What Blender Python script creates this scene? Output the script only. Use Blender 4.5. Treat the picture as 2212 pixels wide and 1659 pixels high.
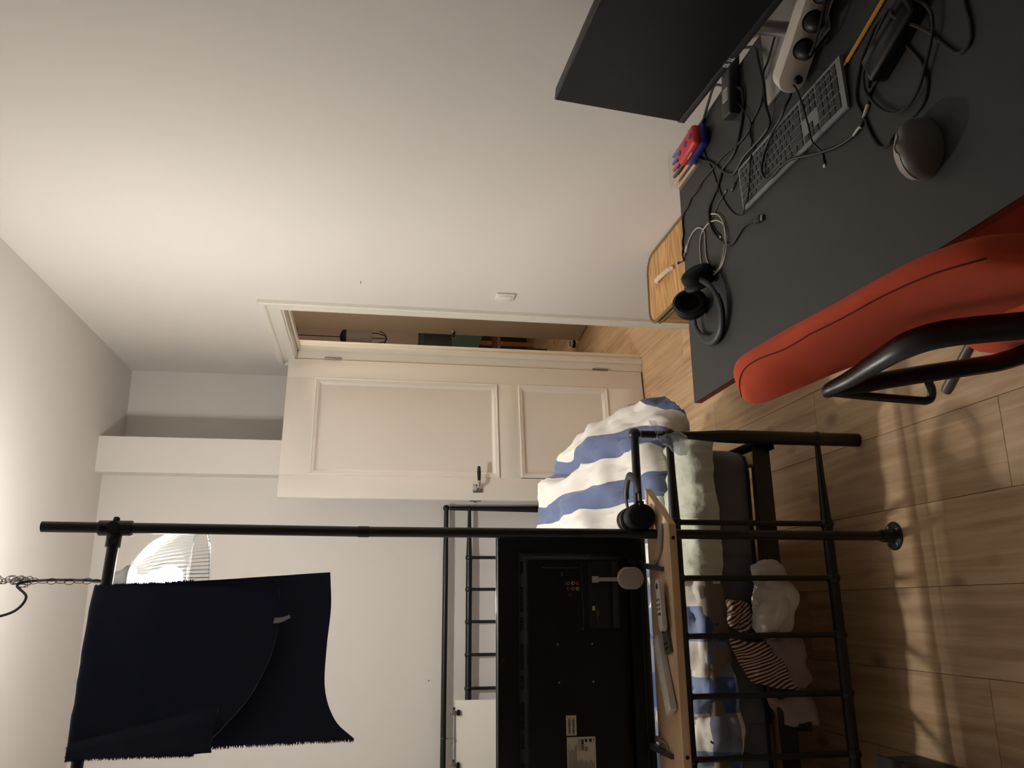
import bpy, bmesh, math, random
from mathutils import Vector, Matrix, noise
random.seed(7)
R=math.radians
S=bpy.context.scene
for o in list(bpy.data.objects): bpy.data.objects.remove(o)
COL=S.collection
# ------------------------------------------------------------------ camera (a phone held on its side: the room's "up" is the picture's left)
TH,PH,RO,FL,HC=.2662,.161,-.0371,1800.,1.53
_f=Vector((math.sin(TH)*math.cos(PH),math.cos(TH)*math.cos(PH),-math.sin(PH)))
_r0=Vector((math.cos(TH),-math.sin(TH),0)); _d0=_f.cross(_r0)
_r=_r0*math.cos(RO)+_d0*math.sin(RO); _d=-_r0*math.sin(RO)+_d0*math.cos(RO)
cam=bpy.data.objects.new('camera',bpy.data.cameras.new('camera')); COL.objects.link(cam)
cm=Matrix((_d,_r,-_f)).transposed().to_4x4(); cm.translation=(0,0,HC); cam.matrix_world=cm
cam.data.sensor_fit='HORIZONTAL'; cam.data.sensor_width=36; cam.data.lens=FL/2212*36; cam.data.clip_start=.02
S.camera=cam
# ------------------------------------------------------------------ world (night outside, sealed room), exposure
w=bpy.data.worlds.new('world'); S.world=w; w.use_nodes=True
w.node_tree.nodes['Background'].inputs[0].default_value=(.02,.022,.03,1); w.node_tree.nodes['Background'].inputs[1].default_value=.3
vs=S.view_settings; vs.view_transform='Standard'; vs.look='None'; vs.gamma=1; vs.use_curve_mapping=False; vs.exposure=1.45
LAMP_W=110.0; LAMP=(.125,2.96,2.19); LAMP_COL=(1,.972,.925)
HALL_W=16.0
# ------------------------------------------------------------------ materials
def lin(c): 
    c=[v/255. for v in c]; return tuple((v/12.92 if v<=.04045 else ((v+.055)/1.055)**2.4) for v in c)+(1,)
MATS={}
def mat(name,rgb,rough=.6,metal=0,bump=None,var=None,spec=.5,trans=0,alpha=1,sheen=0,emit=None,coat=0):
    if name in MATS: return MATS[name]
    m=bpy.data.materials.new(name); m.use_nodes=True; nt=m.node_tree; b=nt.nodes['Principled BSDF']
    c=lin(rgb); b.inputs['Base Color'].default_value=c; b.inputs['Roughness'].default_value=rough; b.inputs['Metallic'].default_value=metal
    b.inputs['Specular IOR Level'].default_value=spec; b.inputs['Transmission Weight'].default_value=trans; b.inputs['Alpha'].default_value=alpha
    b.inputs['Sheen Weight'].default_value=sheen; b.inputs['Coat Weight'].default_value=coat
    tc=nt.nodes.new('ShaderNodeTexCoord')
    if var:
        sc,rgb2,amt=var[:3]
        n=nt.nodes.new('ShaderNodeTexNoise'); n.inputs['Scale'].default_value=sc; n.inputs['Detail'].default_value=5
        nt.links.new(tc.outputs['Object'],n.inputs['Vector'])
        rp=nt.nodes.new('ShaderNodeMapRange'); rp.inputs[1].default_value=.35; rp.inputs[2].default_value=.65; rp.inputs[4].default_value=amt
        nt.links.new(n.outputs[0],rp.inputs[0])
        mx=nt.nodes.new('ShaderNodeMix'); mx.data_type='RGBA'; mx.inputs[6].default_value=c; mx.inputs[7].default_value=lin(rgb2)
        nt.links.new(rp.outputs[0],mx.inputs[0]); nt.links.new(mx.outputs[2],b.inputs['Base Color'])
    if bump:
        n=nt.nodes.new('ShaderNodeTexNoise'); n.inputs['Scale'].default_value=bump[0]; n.inputs['Detail'].default_value=4
        nt.links.new(tc.outputs['Object'],n.inputs['Vector'])
        bp=nt.nodes.new('ShaderNodeBump'); bp.inputs['Strength'].default_value=bump[1]; bp.inputs['Distance'].default_value=bump[2] if len(bump)>2 else .002
        nt.links.new(n.outputs[0],bp.inputs['Height']); nt.links.new(bp.outputs[0],b.inputs['Normal'])
    if emit: b.inputs['Emission Color'].default_value=lin(emit[0]); b.inputs['Emission Strength'].default_value=emit[1]
    MATS[name]=m; return m
def stripes(name,bands,axis,period,rough=.9,wob=.02,wscale=4,bump=(60,.2,.002),weave=None):
    """bands: list of (start fraction, rgb) repeated along an object axis"""
    m=bpy.data.materials.new(name); m.use_nodes=True; nt=m.node_tree; b=nt.nodes['Principled BSDF']; b.inputs['Roughness'].default_value=rough; b.inputs['Sheen Weight'].default_value=.15
    b.inputs['Specular IOR Level'].default_value=.2
    uv=nt.nodes.new('ShaderNodeUVMap'); uv.uv_map='UVMap'
    sp=nt.nodes.new('ShaderNodeSeparateXYZ'); nt.links.new(uv.outputs[0],sp.inputs[0])
    d=nt.nodes.new('ShaderNodeMath'); d.operation='DIVIDE'; d.inputs[1].default_value=period; nt.links.new(sp.outputs[axis],d.inputs[0])
    fr=nt.nodes.new('ShaderNodeMath'); fr.operation='FRACT'; nt.links.new(d.outputs[0],fr.inputs[0])
    cr=nt.nodes.new('ShaderNodeValToRGB'); cr.color_ramp.interpolation='CONSTANT'
    el=cr.color_ramp.elements
    while len(el)>1: el.remove(el[-1])
    el[0].position=bands[0][0]; el[0].color=lin(bands[0][1])
    for p,c in bands[1:]:
        e=el.new(p); e.color=lin(c)
    nt.links.new(fr.outputs[0],cr.inputs[0]); out=cr.outputs[0]
    if weave:   # second direction, for a check
        ax2,per2,rgb2,duty,amt=weave
        d2=nt.nodes.new('ShaderNodeMath'); d2.operation='DIVIDE'; d2.inputs[1].default_value=per2; nt.links.new(sp.outputs[ax2],d2.inputs[0])
        f2=nt.nodes.new('ShaderNodeMath'); f2.operation='FRACT'; nt.links.new(d2.outputs[0],f2.inputs[0])
        g=nt.nodes.new('ShaderNodeMath'); g.operation='LESS_THAN'; g.inputs[1].default_value=duty; nt.links.new(f2.outputs[0],g.inputs[0])
        a=nt.nodes.new('ShaderNodeMath'); a.operation='MULTIPLY'; a.inputs[1].default_value=amt; nt.links.new(g.outputs[0],a.inputs[0])
        mx=nt.nodes.new('ShaderNodeMix'); mx.data_type='RGBA'; mx.blend_type='MULTIPLY'; mx.inputs[7].default_value=lin(rgb2)
        nt.links.new(a.outputs[0],mx.inputs[0]); nt.links.new(out,mx.inputs[6]); out=mx.outputs[2]
    nt.links.new(out,b.inputs['Base Color'])
    tc=nt.nodes.new('ShaderNodeTexCoord'); n=nt.nodes.new('ShaderNodeTexNoise'); n.inputs['Scale'].default_value=bump[0]; n.inputs['Detail'].default_value=4
    nt.links.new(tc.outputs['Object'],n.inputs['Vector'])
    bp=nt.nodes.new('ShaderNodeBump'); bp.inputs['Strength'].default_value=bump[1]; bp.inputs['Distance'].default_value=bump[2]
    nt.links.new(n.outputs[0],bp.inputs['Height']); nt.links.new(bp.outputs[0],b.inputs['Normal'])
    MATS[name]=m; return m
def wood(name,c1,c2,c3,axis,scale=1.,rough=.45,stretch=14,knots=.5,rnd=True,ring=9.,rw=.55):
    """grain along an object axis, each piece shifted by its own random number"""
    m=bpy.data.materials.new(name); m.use_nodes=True; nt=m.node_tree; b=nt.nodes['Principled BSDF']; b.inputs['Roughness'].default_value=rough; b.inputs['Specular IOR Level'].default_value=.35
    N=nt.nodes.new; L=nt.links.new
    tc=N('ShaderNodeTexCoord'); oi=N('ShaderNodeObjectInfo')
    mul=N('ShaderNodeVectorMath'); mul.operation='SCALE'; mul.inputs[0].default_value=(13.1,7.7,5.3); L(oi.outputs['Random'],mul.inputs['Scale'])
    add=N('ShaderNodeVectorMath'); add.operation='ADD'; L(tc.outputs['Object'],add.inputs[0])
    if rnd: L(mul.outputs[0],add.inputs[1])
    mp=N('ShaderNodeMapping'); sc=[scale*stretch]*3; sc[axis]=scale; mp.inputs['Scale'].default_value=sc; L(add.outputs[0],mp.inputs[0])
    n1=N('ShaderNodeTexNoise'); n1.inputs['Scale'].default_value=1.6; n1.inputs['Detail'].default_value=7; n1.inputs['Roughness'].default_value=.62; n1.inputs['Distortion'].default_value=.6; L(mp.outputs[0],n1.inputs['Vector'])
    mp2=N('ShaderNodeMapping'); sc=[scale*5.]*3; sc[axis]=scale*.9; mp2.inputs['Scale'].default_value=sc; L(add.outputs[0],mp2.inputs[0])
    n2=N('ShaderNodeTexNoise'); n2.inputs['Scale'].default_value=1.; n2.inputs['Detail'].default_value=2; n2.inputs['Distortion'].default_value=.4; L(mp2.outputs[0],n2.inputs['Vector'])
    rg=N('ShaderNodeMath'); rg.operation='MULTIPLY'; rg.inputs[1].default_value=ring; L(n2.outputs[0],rg.inputs[0])
    fr=N('ShaderNodeMath'); fr.operation='PINGPONG'; fr.inputs[1].default_value=.5; L(rg.outputs[0],fr.inputs[0])
    mx0=N('ShaderNodeMath'); mx0.operation='MULTIPLY_ADD'; mx0.inputs[1].default_value=rw; L(fr.outputs[0],mx0.inputs[0]); L(n1.outputs[0],mx0.inputs[2])
    cr=N('ShaderNodeValToRGB'); e=cr.color_ramp.elements; e[0].position=.38; e[0].color=lin(c2); e[1].position=.85; e[1].color=lin(c1)
    L(mx0.outputs[0],cr.inputs[0])
    # knots
    mp3=N('ShaderNodeMapping'); sc=[scale*5.5]*3; sc[axis]=scale*3.; mp3.inputs['Scale'].default_value=sc; L(add.outputs[0],mp3.inputs[0])
    vo=N('ShaderNodeTexVoronoi'); vo.inputs['Scale'].default_value=1.; L(mp3.outputs[0],vo.inputs['Vector'])
    kr=N('ShaderNodeMapRange'); kr.inputs[1].default_value=.03; kr.inputs[2].default_value=.17; kr.inputs[3].default_value=knots; kr.inputs[4].default_value=0; L(vo.outputs['Distance'],kr.inputs[0])
    km=N('ShaderNodeMix'); km.data_type='RGBA'; km.inputs[7].default_value=lin(c3); L(kr.outputs[0],km.inputs[0]); L(cr.outputs[0],km.inputs[6])
    # plank to plank tone
    tn=N('ShaderNodeMapRange'); tn.inputs[3].default_value=.86; tn.inputs[4].default_value=1.06; L(oi.outputs['Random'],tn.inputs[0])
    hs=N('ShaderNodeHueSaturation'); L(km.outputs[2],hs.inputs['Color'])
    if rnd: L(tn.outputs[0],hs.inputs['Value'])
    L(hs.outputs[0],b.inputs['Base Color'])
    bp=N('ShaderNodeBump'); bp.inputs['Strength'].default_value=.12; bp.inputs['Distance'].default_value=.002; L(n1.outputs[0],bp.inputs['Height']); L(bp.outputs[0],b.inputs['Normal'])
    MATS[name]=m; return m
WALL=mat('wall_paint',(226,221,216),.85,bump=(180,.12,.001),spec=.2)
CEIL=mat('ceiling_paint',(216,210,205),.9,spec=.2)
TRIM=mat('trim_paint',(230,225,215),.38,spec=.4)
DOORP=mat('door_paint',(233,227,218),.42,spec=.4)
BLK=mat('black_steel',(13,14,14),.38,0,spec=.5)
BLKM=mat('black_plastic',(14,14,16),.5,spec=.4)
BLKS=mat('black_soft',(12,12,13),.75,spec=.3)
CHROME=mat('chrome',(205,205,205),.12,1)
STEEL=mat('galvanised',(150,150,150),.35,1)
FLOORM=wood('oak_laminate',(209,181,146),(167,137,102),(98,72,50),1,1.,.42,24,.7,ring=5,rw=.28)
PINE=wood('pine',(236,206,172),(206,166,124),(140,90,56),0,1.2,.5,14,.65,ring=6,rw=.35)
SLATM=wood('birch_slat',(210,178,130),(180,144,98),(150,110,70),0,1.,.6,12,.1)
BAMBOO=wood('bamboo',(224,178,116),(150,104,58),(150,104,58),0,1.6,.5,90,0,rnd=False,ring=14)
BAMBOOY=wood('bamboo_side',(204,160,100),(140,98,54),(150,104,58),2,1.,.5,60,0,rnd=False,ring=14)
# ------------------------------------------------------------------ mesh helpers
WM={}            # world matrix of each object made here
def wm(o): return WM.get(o.name,Matrix())
def link(o,parent=None,M=None):
    COL.objects.link(o)
    if parent: o.parent=parent; WM[o.name]=wm(parent).copy()
    else: WM[o.name]=M.copy() if M else Matrix()
    return o
def tag(o,label=None,cat=None,group=None,kind=None):
    for k,v in (('label',label),('category',cat),('group',group),('kind',kind)):
        if v: o[k]=v
    return o
def thing(name,label,cat,loc=(0,0,0),rz=0,group=None,kind=None,rot=None):
    o=bpy.data.objects.new(name,None); o.empty_display_size=.05
    M=Matrix.Translation(loc)@((rot.to_matrix().to_4x4() if rot else Matrix.Rotation(rz,4,'Z')))
    o.matrix_world=M; COL.objects.link(o); WM[o.name]=M.copy(); tag(o,label,cat,group,kind); return o
def struct(name,loc=(0,0,0)): return thing(name,None,None,loc,kind='structure')
def catmull(P,n,closed=False):
    P=[Vector(p) for p in P]; out=[]; N=len(P); segs=N if closed else N-1
    for i in range(segs):
        g=(lambda k:P[k%N]) if closed else (lambda k:P[min(max(k,0),N-1)])
        a,b,c,d=g(i-1),g(i),g(i+1),g(i+2)
        if not closed:
            if i==0: a=b*2-c
            if i==N-2: d=c*2-b
        for k in range(n):
            t=k/n; out.append(.5*((2*b)+(-a+c)*t+(2*a-5*b+4*c-d)*t*t+(-a+3*b-3*c+d)*t*t*t))
    if not closed: out.append(P[-1].copy())
    return out
class MB:
    def __init__(s): s.v=[];s.f=[];s.uv=None
    def add(s,v,f,M=None):
        k=len(s.v); s.v+=[(M@Vector(p)) if M else Vector(p) for p in v]; s.f+=[tuple(i+k for i in q) for q in f]; return s
    def bm(s,bm,M=None):
        bm.verts.ensure_lookup_table(); bm.verts.index_update()
        s.add([v.co.copy() for v in bm.verts],[[v.index for v in f.verts] for f in bm.faces],M); bm.free(); return s
    def box(s,lo,hi,bev=0,seg=2,M=None):
        lo,hi=[min(a,b) for a,b in zip(lo,hi)],[max(a,b) for a,b in zip(lo,hi)]
        b=bmesh.new(); bmesh.ops.create_cube(b,size=1)
        for v in b.verts: v.co=Vector([(lo[i]+hi[i])/2+v.co[i]*(hi[i]-lo[i]) for i in range(3)])
        if bev: bmesh.ops.bevel(b,geom=list(b.edges),offset=bev,segments=seg,profile=.5,affect='EDGES',clamp_overlap=True)
        return s.bm(b,M)
    def tube(s,path,r,seg=10,closed=False,cap=True,flat=1.,M=None):
        P=[Vector(p) for p in path]; n=len(P); rr=r if isinstance(r,(list,tuple)) else [r]*n
        T=[]
        for i in range(n):
            a=P[(i-1)%n] if (closed or i>0) else P[i]; b=P[(i+1)%n] if (closed or i<n-1) else P[i]
            t=b-a; T.append(t.normalized() if t.length>1e-9 else Vector((0,0,1)))
        u=T[0].orthogonal().normalized() if abs(T[0].z)>.95 else T[0].cross(Vector((0,0,1))).normalized()
        V=[];F=[]
        for i in range(n):
            if i: 
                u=u-T[i]*u.dot(T[i]); u=u.normalized() if u.length>1e-6 else T[i].orthogonal().normalized()
            w=T[i].cross(u)
            for k in range(seg):
                a=2*math.pi*k/seg; V.append(P[i]+(u*math.cos(a)+w*math.sin(a)*flat)*rr[i])
        m=n if closed else n-1
        for i in range(m):
            for k in range(seg):
                a=i*seg+k; b=i*seg+(k+1)%seg; c=((i+1)%n)*seg+(k+1)%seg; d=((i+1)%n)*seg+k; F.append((a,b,c,d))
        if cap and not closed: F.append(tuple(reversed(range(seg)))); F.append(tuple(range((n-1)*seg,n*seg)))
        return s.add(V,F,M)
    def cyl(s,a,b,r,seg=16,r2=None): 
        return s.tube([a,b],[r,r if r2 is None else r2],seg)
    def lathe(s,prof,seg=24,M=None,sx=1,sy=1):
        V=[];F=[];n=len(prof)
        for i,(r,z) in enumerate(prof):
            for k in range(seg):
                a=2*math.pi*k/seg; V.append((r*math.cos(a)*sx,r*math.sin(a)*sy,z))
        for i in range(n-1):
            for k in range(seg): F.append((i*seg+k,i*seg+(k+1)%seg,(i+1)*seg+(k+1)%seg,(i+1)*seg+k))
        if prof[0][0]>1e-6: F.append(tuple(reversed(range(seg))))
        if prof[-1][0]>1e-6: F.append(tuple(range((n-1)*seg,n*seg)))
        return s.add(V,F,M)
    def ball(s,c,r,seg=14,rings=8,sc=(1,1,1)):
        V=[];F=[]
        for i in range(rings+1):
            p=math.pi*i/rings
            for k in range(seg):
                a=2*math.pi*k/seg; V.append((c[0]+r*sc[0]*math.sin(p)*math.cos(a),c[1]+r*sc[1]*math.sin(p)*math.sin(a),c[2]-r*sc[2]*math.cos(p)))
        for i in range(rings):
            for k in range(seg): F.append((i*seg+k,i*seg+(k+1)%seg,(i+1)*seg+(k+1)%seg,(i+1)*seg+k))
        return s.add(V,F)
    def prism(s,poly,z0,z1,M=None,bev=0):
        b=bmesh.new(); vs=[b.verts.new((p[0],p[1],z0)) for p in poly]; f=b.faces.new(vs); b.normal_update()
        if f.normal.z>0: f.normal_flip()
        r=bmesh.ops.extrude_face_region(b,geom=[f]); 
        for e in r['geom']:
            if isinstance(e,bmesh.types.BMVert): e.co.z=z1
        bmesh.ops.recalc_face_normals(b,faces=list(b.faces))
        if bev: bmesh.ops.bevel(b,geom=[e for e in b.edges],offset=bev,segments=2,profile=.5,affect='EDGES',clamp_overlap=True)
        return s.bm(b,M)
    def grid(s,G,thick=0,M=None,uvs=None):
        """grid of points; with a thickness it gets a back and a rim"""
        n=len(G);m=len(G[0])
        if not thick:
            s.add([p for r in G for p in r],[(i*m+j,i*m+j+1,(i+1)*m+j+1,(i+1)*m+j) for i in range(n-1) for j in range(m-1)],M)
            return s
        nor=[[None]*m for _ in range(n)]
        for i in range(n):
            for j in range(m):
                du=G[min(i+1,n-1)][j]-G[max(i-1,0)][j]; dv=G[i][min(j+1,m-1)]-G[i][max(j-1,0)]
                c=du.cross(dv); nor[i][j]=c.normalized() if c.length>1e-12 else Vector((0,0,1))
        A=[G[i][j]+nor[i][j]*thick/2 for i in range(n) for j in range(m)]; B=[G[i][j]-nor[i][j]*thick/2 for i in range(n) for j in range(m)]
        k=n*m; F=[(i*m+j,(i+1)*m+j,(i+1)*m+j+1,i*m+j+1) for i in range(n-1) for j in range(m-1)]
        F+=[(k+i*m+j,k+i*m+j+1,k+(i+1)*m+j+1,k+(i+1)*m+j) for i in range(n-1) for j in range(m-1)]
        ring=[(0,j) for j in range(m)]+[(i,m-1) for i in range(1,n)]+[(n-1,j) for j in range(m-2,-1,-1)]+[(i,0) for i in range(n-2,0,-1)]
        for q in range(len(ring)):
            a=ring[q];b=ring[(q+1)%len(ring)]; a=a[0]*m+a[1]; b=b[0]*m+b[1]; F.append((a,b,k+b,k+a))
        s.add(A+B,F,M); 
        if uvs: s.uv=(s.uv or [])+[uvs[i][j] for i in range(n) for j in range(m)]*2
        return s
    def build(s,name,material,parent=None,label=None,cat=None,group=None,kind=None,local=False,smooth=38,loc=None):
        me=bpy.data.meshes.new(name); M=wm(parent) if parent else (Matrix.Translation(loc) if loc else Matrix())
        inv=Matrix() if local else M.inverted()
        me.from_pydata([inv@v for v in s.v],[],s.f); me.materials.append(material)
        bm=bmesh.new(); bm.from_mesh(me); bmesh.ops.recalc_face_normals(bm,faces=list(bm.faces)); bm.to_mesh(me); bm.free()
        if s.uv:
            l=me.uv_layers.new(name='UVMap')
            for lp in me.loops: l.data[lp.index].uv=s.uv[lp.vertex_index]
        if smooth:
            for p in me.polygons: p.use_smooth=True
            me.set_sharp_from_angle(angle=R(smooth))
        me.update(); o=bpy.data.objects.new(name,me)
        link(o,parent,M if not parent else None)
        if not parent: o.matrix_world=M
        return tag(o,label,cat,group,kind)
def sub(ctrl,nu,nv):
    """smooth grid through a control grid"""
    rows=[catmull(r,nv) for r in ctrl]; cols=[catmull([r[j] for r in rows],nu) for j in range(len(rows[0]))]
    return [[cols[j][i] for j in range(len(cols))] for i in range(len(cols[0]))]
def wrinkle(G,amp,freq,seed=0,oct=3,aniso=(1,1,1)):
    n=len(G);m=len(G[0]); H=[[p.copy() for p in r] for r in G]
    for i in range(n):
        for j in range(m):
            du=G[min(i+1,n-1)][j]-G[max(i-1,0)][j]; dv=G[i][min(j+1,m-1)]-G[i][max(j-1,0)]
            c=du.cross(dv); nn=c.normalized() if c.length>1e-12 else Vector((0,0,1))
            p=G[i][j]; q=Vector((p.x*aniso[0],p.y*aniso[1],p.z*aniso[2]))*freq+Vector((seed*3.7,seed*1.3,seed*2.1))
            a=0;f=1;t=0
            for k in range(oct): a+=(1-abs(noise.noise(q*f))*2)/f; t+=1/f; f*=2.03
            H[i][j]=p+nn*amp*(a/t-.45)
    return H
def arclen_uv(G):
    n=len(G);m=len(G[0]); U=[[None]*m for _ in range(n)]
    mid=n//2; acc=[0]
    for j in range(1,m): acc.append(acc[-1]+(G[mid][j]-G[mid][j-1]).length)
    mj=m//2; av=[0]
    for i in range(1,n): av.append(av[-1]+(G[i][mj]-G[i-1][mj]).length)
    for i in range(n):
        for j in range(m): U[i][j]=(acc[j],av[i])
    return U
def text_mesh(txt,size,depth=.0003,bold=0):
    cu=bpy.data.curves.new('t','FONT'); cu.body=txt; cu.size=size; cu.extrude=depth; cu.offset=bold; cu.align_x='CENTER'; cu.align_y='CENTER'
    o=bpy.data.objects.new('t',cu); COL.objects.link(o); dg=bpy.context.evaluated_depsgraph_get()
    me=bpy.data.meshes.new_from_object(o.evaluated_get(dg)); V=[v.co.copy() for v in me.vertices]; F=[tuple(p.vertices) for p in me.polygons]
    bpy.data.objects.remove(o); bpy.data.curves.remove(cu); bpy.data.meshes.remove(me); return V,F
def frame(o,x,y):
    """matrix with origin o, local x and y axes"""
    x=Vector(x).normalized(); z=x.cross(Vector(y)).normalized(); y=z.cross(x); M=Matrix((x,y,z)).transposed().to_4x4(); M.translation=o; return M
# ================================================================== THE ROOM
XR,ZC,YF,YB,YA,XL,YN=1.333,2.919,4.59,4.47,4.90,-1.38,-2.2
XO=XR+.10                                   # hall side of the right wall
# floor: planks laid along the room, each a piece of the floor
fl=struct('floor',(0,0,0)); 
MB().box((XL-.1,YN-.1,-.06),(3.5,8.7,-.012)).build('subfloor',mat('screed',(70,60,50),.9),fl,kind='structure')
PW,PLEN=.2275,1.38
pmb=MB().box((0,0,-.012),(PW-.0012,PLEN-.0012,0),.0008,1); pmesh=None
k0=int(math.floor((XL-.05)/PW))-1
for k in range(k0,16):
    x0=.05+(k)*PW
    if x0+PW<XL or x0>3.3: continue
    off=(1.79+.86*(k-1))%PLEN
    for q in range(-3,8):
        y0=off+q*PLEN
        if y0+PLEN<YN or y0>8.6: continue
        if x0>XO-.1 and y0+PLEN<3.1: continue
        if x0+PW<1.3 and y0>5: continue
        if pmesh is None: p=pmb.build('plank',FLOORM,fl); pmesh=p.data
        else: p=bpy.data.objects.new('plank',pmesh); link(p,fl)
        p.location=(x0,y0,0)
# walls
def wall(name,boxes,m=WALL):
    b=MB()
    for lo,hi in boxes: b.box(lo,hi)
    return b.build(name,m,kind='structure',smooth=0)
OY0,OY1,OZ=3.695,4.535,1.985                # doorway
wall('wall_right',[((XR,YN,0),(XO,OY0,ZC)),((XR,OY1,0),(XO,YA+.1,ZC)),((XR,OY0,OZ),(XO,OY1,ZC))])
wall('wall_far',[((XL,YF,0),(.68,YF+.1,ZC))])
wall('wall_alcove',[((.864,YA,0),(XR,YA+.1,ZC))])
wall('wall_chase',[((.68,YB,0),(.864,YA+.1,ZC))])
wall('wall_left',[((XL-.1,YN,0),(XL,YF+.1,ZC))])
wall('wall_back',[((XL-.1,YN-.1,0),(XO,YN,ZC))])
wall('ceiling',[((XL-.1,YN-.1,ZC),(XO,YA+.1,ZC+.1))],CEIL)
# the hall and the room beyond the doorway
HP=mat('hall_paint',(205,194,178),.85,spec=.2)
HZ=2.36
wall('wall_hall_far',[((XO,8.5,0),(3.5,8.6,HZ))],mat('hall_pink_paint',(212,188,174),.85,spec=.2))
wall('wall_hall_right',[((3.4,3.1,0),(3.5,8.5,HZ))],HP)
wall('wall_hall_near',[((XO,3.1,0),(3.4,3.2,HZ))],HP)
wall('wall_hall_left',[((XO,YA+.1,0),(XO+.1,8.5,HZ))],HP)
wall('ceiling_hall',[((XO,3.1,HZ),(3.5,8.6,HZ+.1))],HP)
# jamb lining and casing
t=struct('trim_1')
MB().box((XR-.004,OY1-.028,0),(XO+.004,OY1,OZ),.002).build('jamb',TRIM,t)
MB().box((XR-.004,OY0,0),(XO+.004,OY0+.02,OZ),.002).build('jamb',TRIM,t)
MB().box((XR-.004,OY0,OZ-.02),(XO+.004,OY1,OZ),.002).build('jamb_head',TRIM,t)
MB().box((XR+.042,OY1-.044,0),(XR+.075,OY1-.028,OZ-.02),.002).build('door_stop_strip',TRIM,t)
MB().box((XR+.042,OY0+.02,OZ-.034),(XR+.075,OY1-.028,OZ-.02),.002).build('door_stop_strip',TRIM,t)
MB().box((XR+.042,OY0+.02,0),(XR+.075,OY0+.034,OZ-.02),.002).build('door_stop_strip',TRIM,t)
t=struct('trim_2')
CP=[(0,0),(0,.011),(.003,.014),(.010,.014),(.012,.010),(.060,.010),(.064,.018),(.070,.021),(.088,.021),(.095,.016),(.095,0)]
ci0,ci1,ciz=OY0+.012,OY1-.012,OZ-.012
def sweep(f0,f1):
    V=[]
    for u,h_ in CP: V+=[(XR-h_,)+f0(u),(XR-h_,)+f1(u)]
    k=len(CP); return MB().add(V,[(2*i,2*i+1,2*i+3,2*i+2) for i in range(k-1)])
sweep(lambda u:(ci0-u,0.),lambda u:(ci0-u,ciz+u)).build('casing_upright',TRIM,t,smooth=25)
sweep(lambda u:(ci1+u,0.),lambda u:(ci1+u,ciz+u)).build('casing_upright',TRIM,t,smooth=25)
sweep(lambda u:(ci0-u,ciz+u),lambda u:(ci1+u,ciz+u)).build('casing_head',TRIM,t,smooth=25)
# open panel door
dM=frame((1.327,4.498,.008),(-.775,-.13,0),(.13,-.775,0)); DW,DH=.786,2.0
d=bpy.data.objects.new('door_1',None); COL.objects.link(d); d.matrix_world=dM; WM[d.name]=dM.copy(); tag(d,kind='structure')
slab=MB()
# frame members around two recessed fields
PN=[(.113,.665,.852,1.85),(.113,.660,.215,.735)]
xs=[0,.113,.663,DW]
slab.box((0,-.038,0),(.113,0,DH),.002).box((.663,-.038,0),(DW,0,DH),.002)
for z0,z1 in ((0,.213),(.735,.850),(1.85,DH)): slab.box((.111,-.038,z0),(.665,0,z1),.0012)
lf=slab.build('door_leaf',DOORP,d,local=True)
for x0,x1,z0,z1 in PN:
    MB().box((x0,-.030,z0),(x1,-.011,z1)).build('door_panel',DOORP,d,local=True)
    m=MB()     # mitred moulding: sweep a stepped section round the field
    prof=[(0,0),(0,.006),(.006,.008),(.010,.005),(.016,.004),(.022,.002),(.034,-.009),(.040,-.010)]
    for (ax,az),(bx,bz),(nx,nz) in (((x0,z0),(x1,z0),(0,1)),((x1,z0),(x1,z1),(-1,0)),((x1,z1),(x0,z1),(0,-1)),((x0,z1),(x0,z0),(1,0))):
        V=[];tx,tz=(1 if bx>ax else -1 if bx<ax else 0),(1 if bz>az else -1 if bz<az else 0)
        for u,h in prof: V+=[(ax+nx*u+tx*u,h,az+nz*u+tz*u),(bx+nx*u-tx*u,h,bz+nz*u-tz*u)]
        m.add(V,[(2*i,2*i+1,2*i+3,2*i+2) for i in range(len(prof)-1)])
    m.build('panel_moulding',DOORP,d,local=True,smooth=20)
h=MB().box((.703,0,.947),(.748,.006,1.000),.0015).build('handle_rosette',CHROME,d,local=True,label='square chrome plate of the door handle')
MB().tube([(.722,.004,.972),(.722,.05,.972),(.712,.058,.972),(.700,.058,.972)],[.009,.009,.009,.009],12).build('handle_neck',CHROME,h,local=True)
MB().lathe([(.0001,0),(.0075,.001),(.009,.02),(.0105,.05),(.0085,.078),(.006,.082),(.0001,.083)],14,frame((.702,.058,.972),(0,0,1),(0,1,0))).build('handle_grip',BLKM,h,local=True)
MB().box((DW-.0005,-.026,.955),(DW+.003,-.012,1.015),.001).box((DW,-.024,.975),(DW+.009,-.014,.995),.002).build('latch_plate',STEEL,d,local=True)
for z in (.20,1.72):
    hg=MB().box((-.012,-.004,z),(.0,.001,z+.09),.001).cyl((-.004,.003,z),(-.004,.003,z+.09),.005,10).build('hinge',STEEL,d,local=True)
# light switch
s=thing('light_switch','small white light switch on the wall beside the doorway','switch',(XR,3.415,.985))
MB().box((XR-.010,3.375,.943),(XR,3.455,1.025),.004,2).build('cover_plate',TRIM,s)
MB().box((XR-.014,3.388,.956),(XR-.008,3.442,1.012),.002).build('rocker',TRIM,s)
MB().tube([(XR-.012,3.333,1.612),(XR+.001,3.331,1.610)],.0012,6).build('nail',BLKM,None,'tiny nail in the white wall between ceiling and switch','nail')
MB().tube([(-.36,YF-.014,1.207),(-.362,YF+.001,1.205)],.0016,6).ball((-.36,YF-.014,1.207),.003,8,5).build('wall_hook',BLKM,None,'tiny dark nail in the far wall above the headboard','nail')
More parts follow.
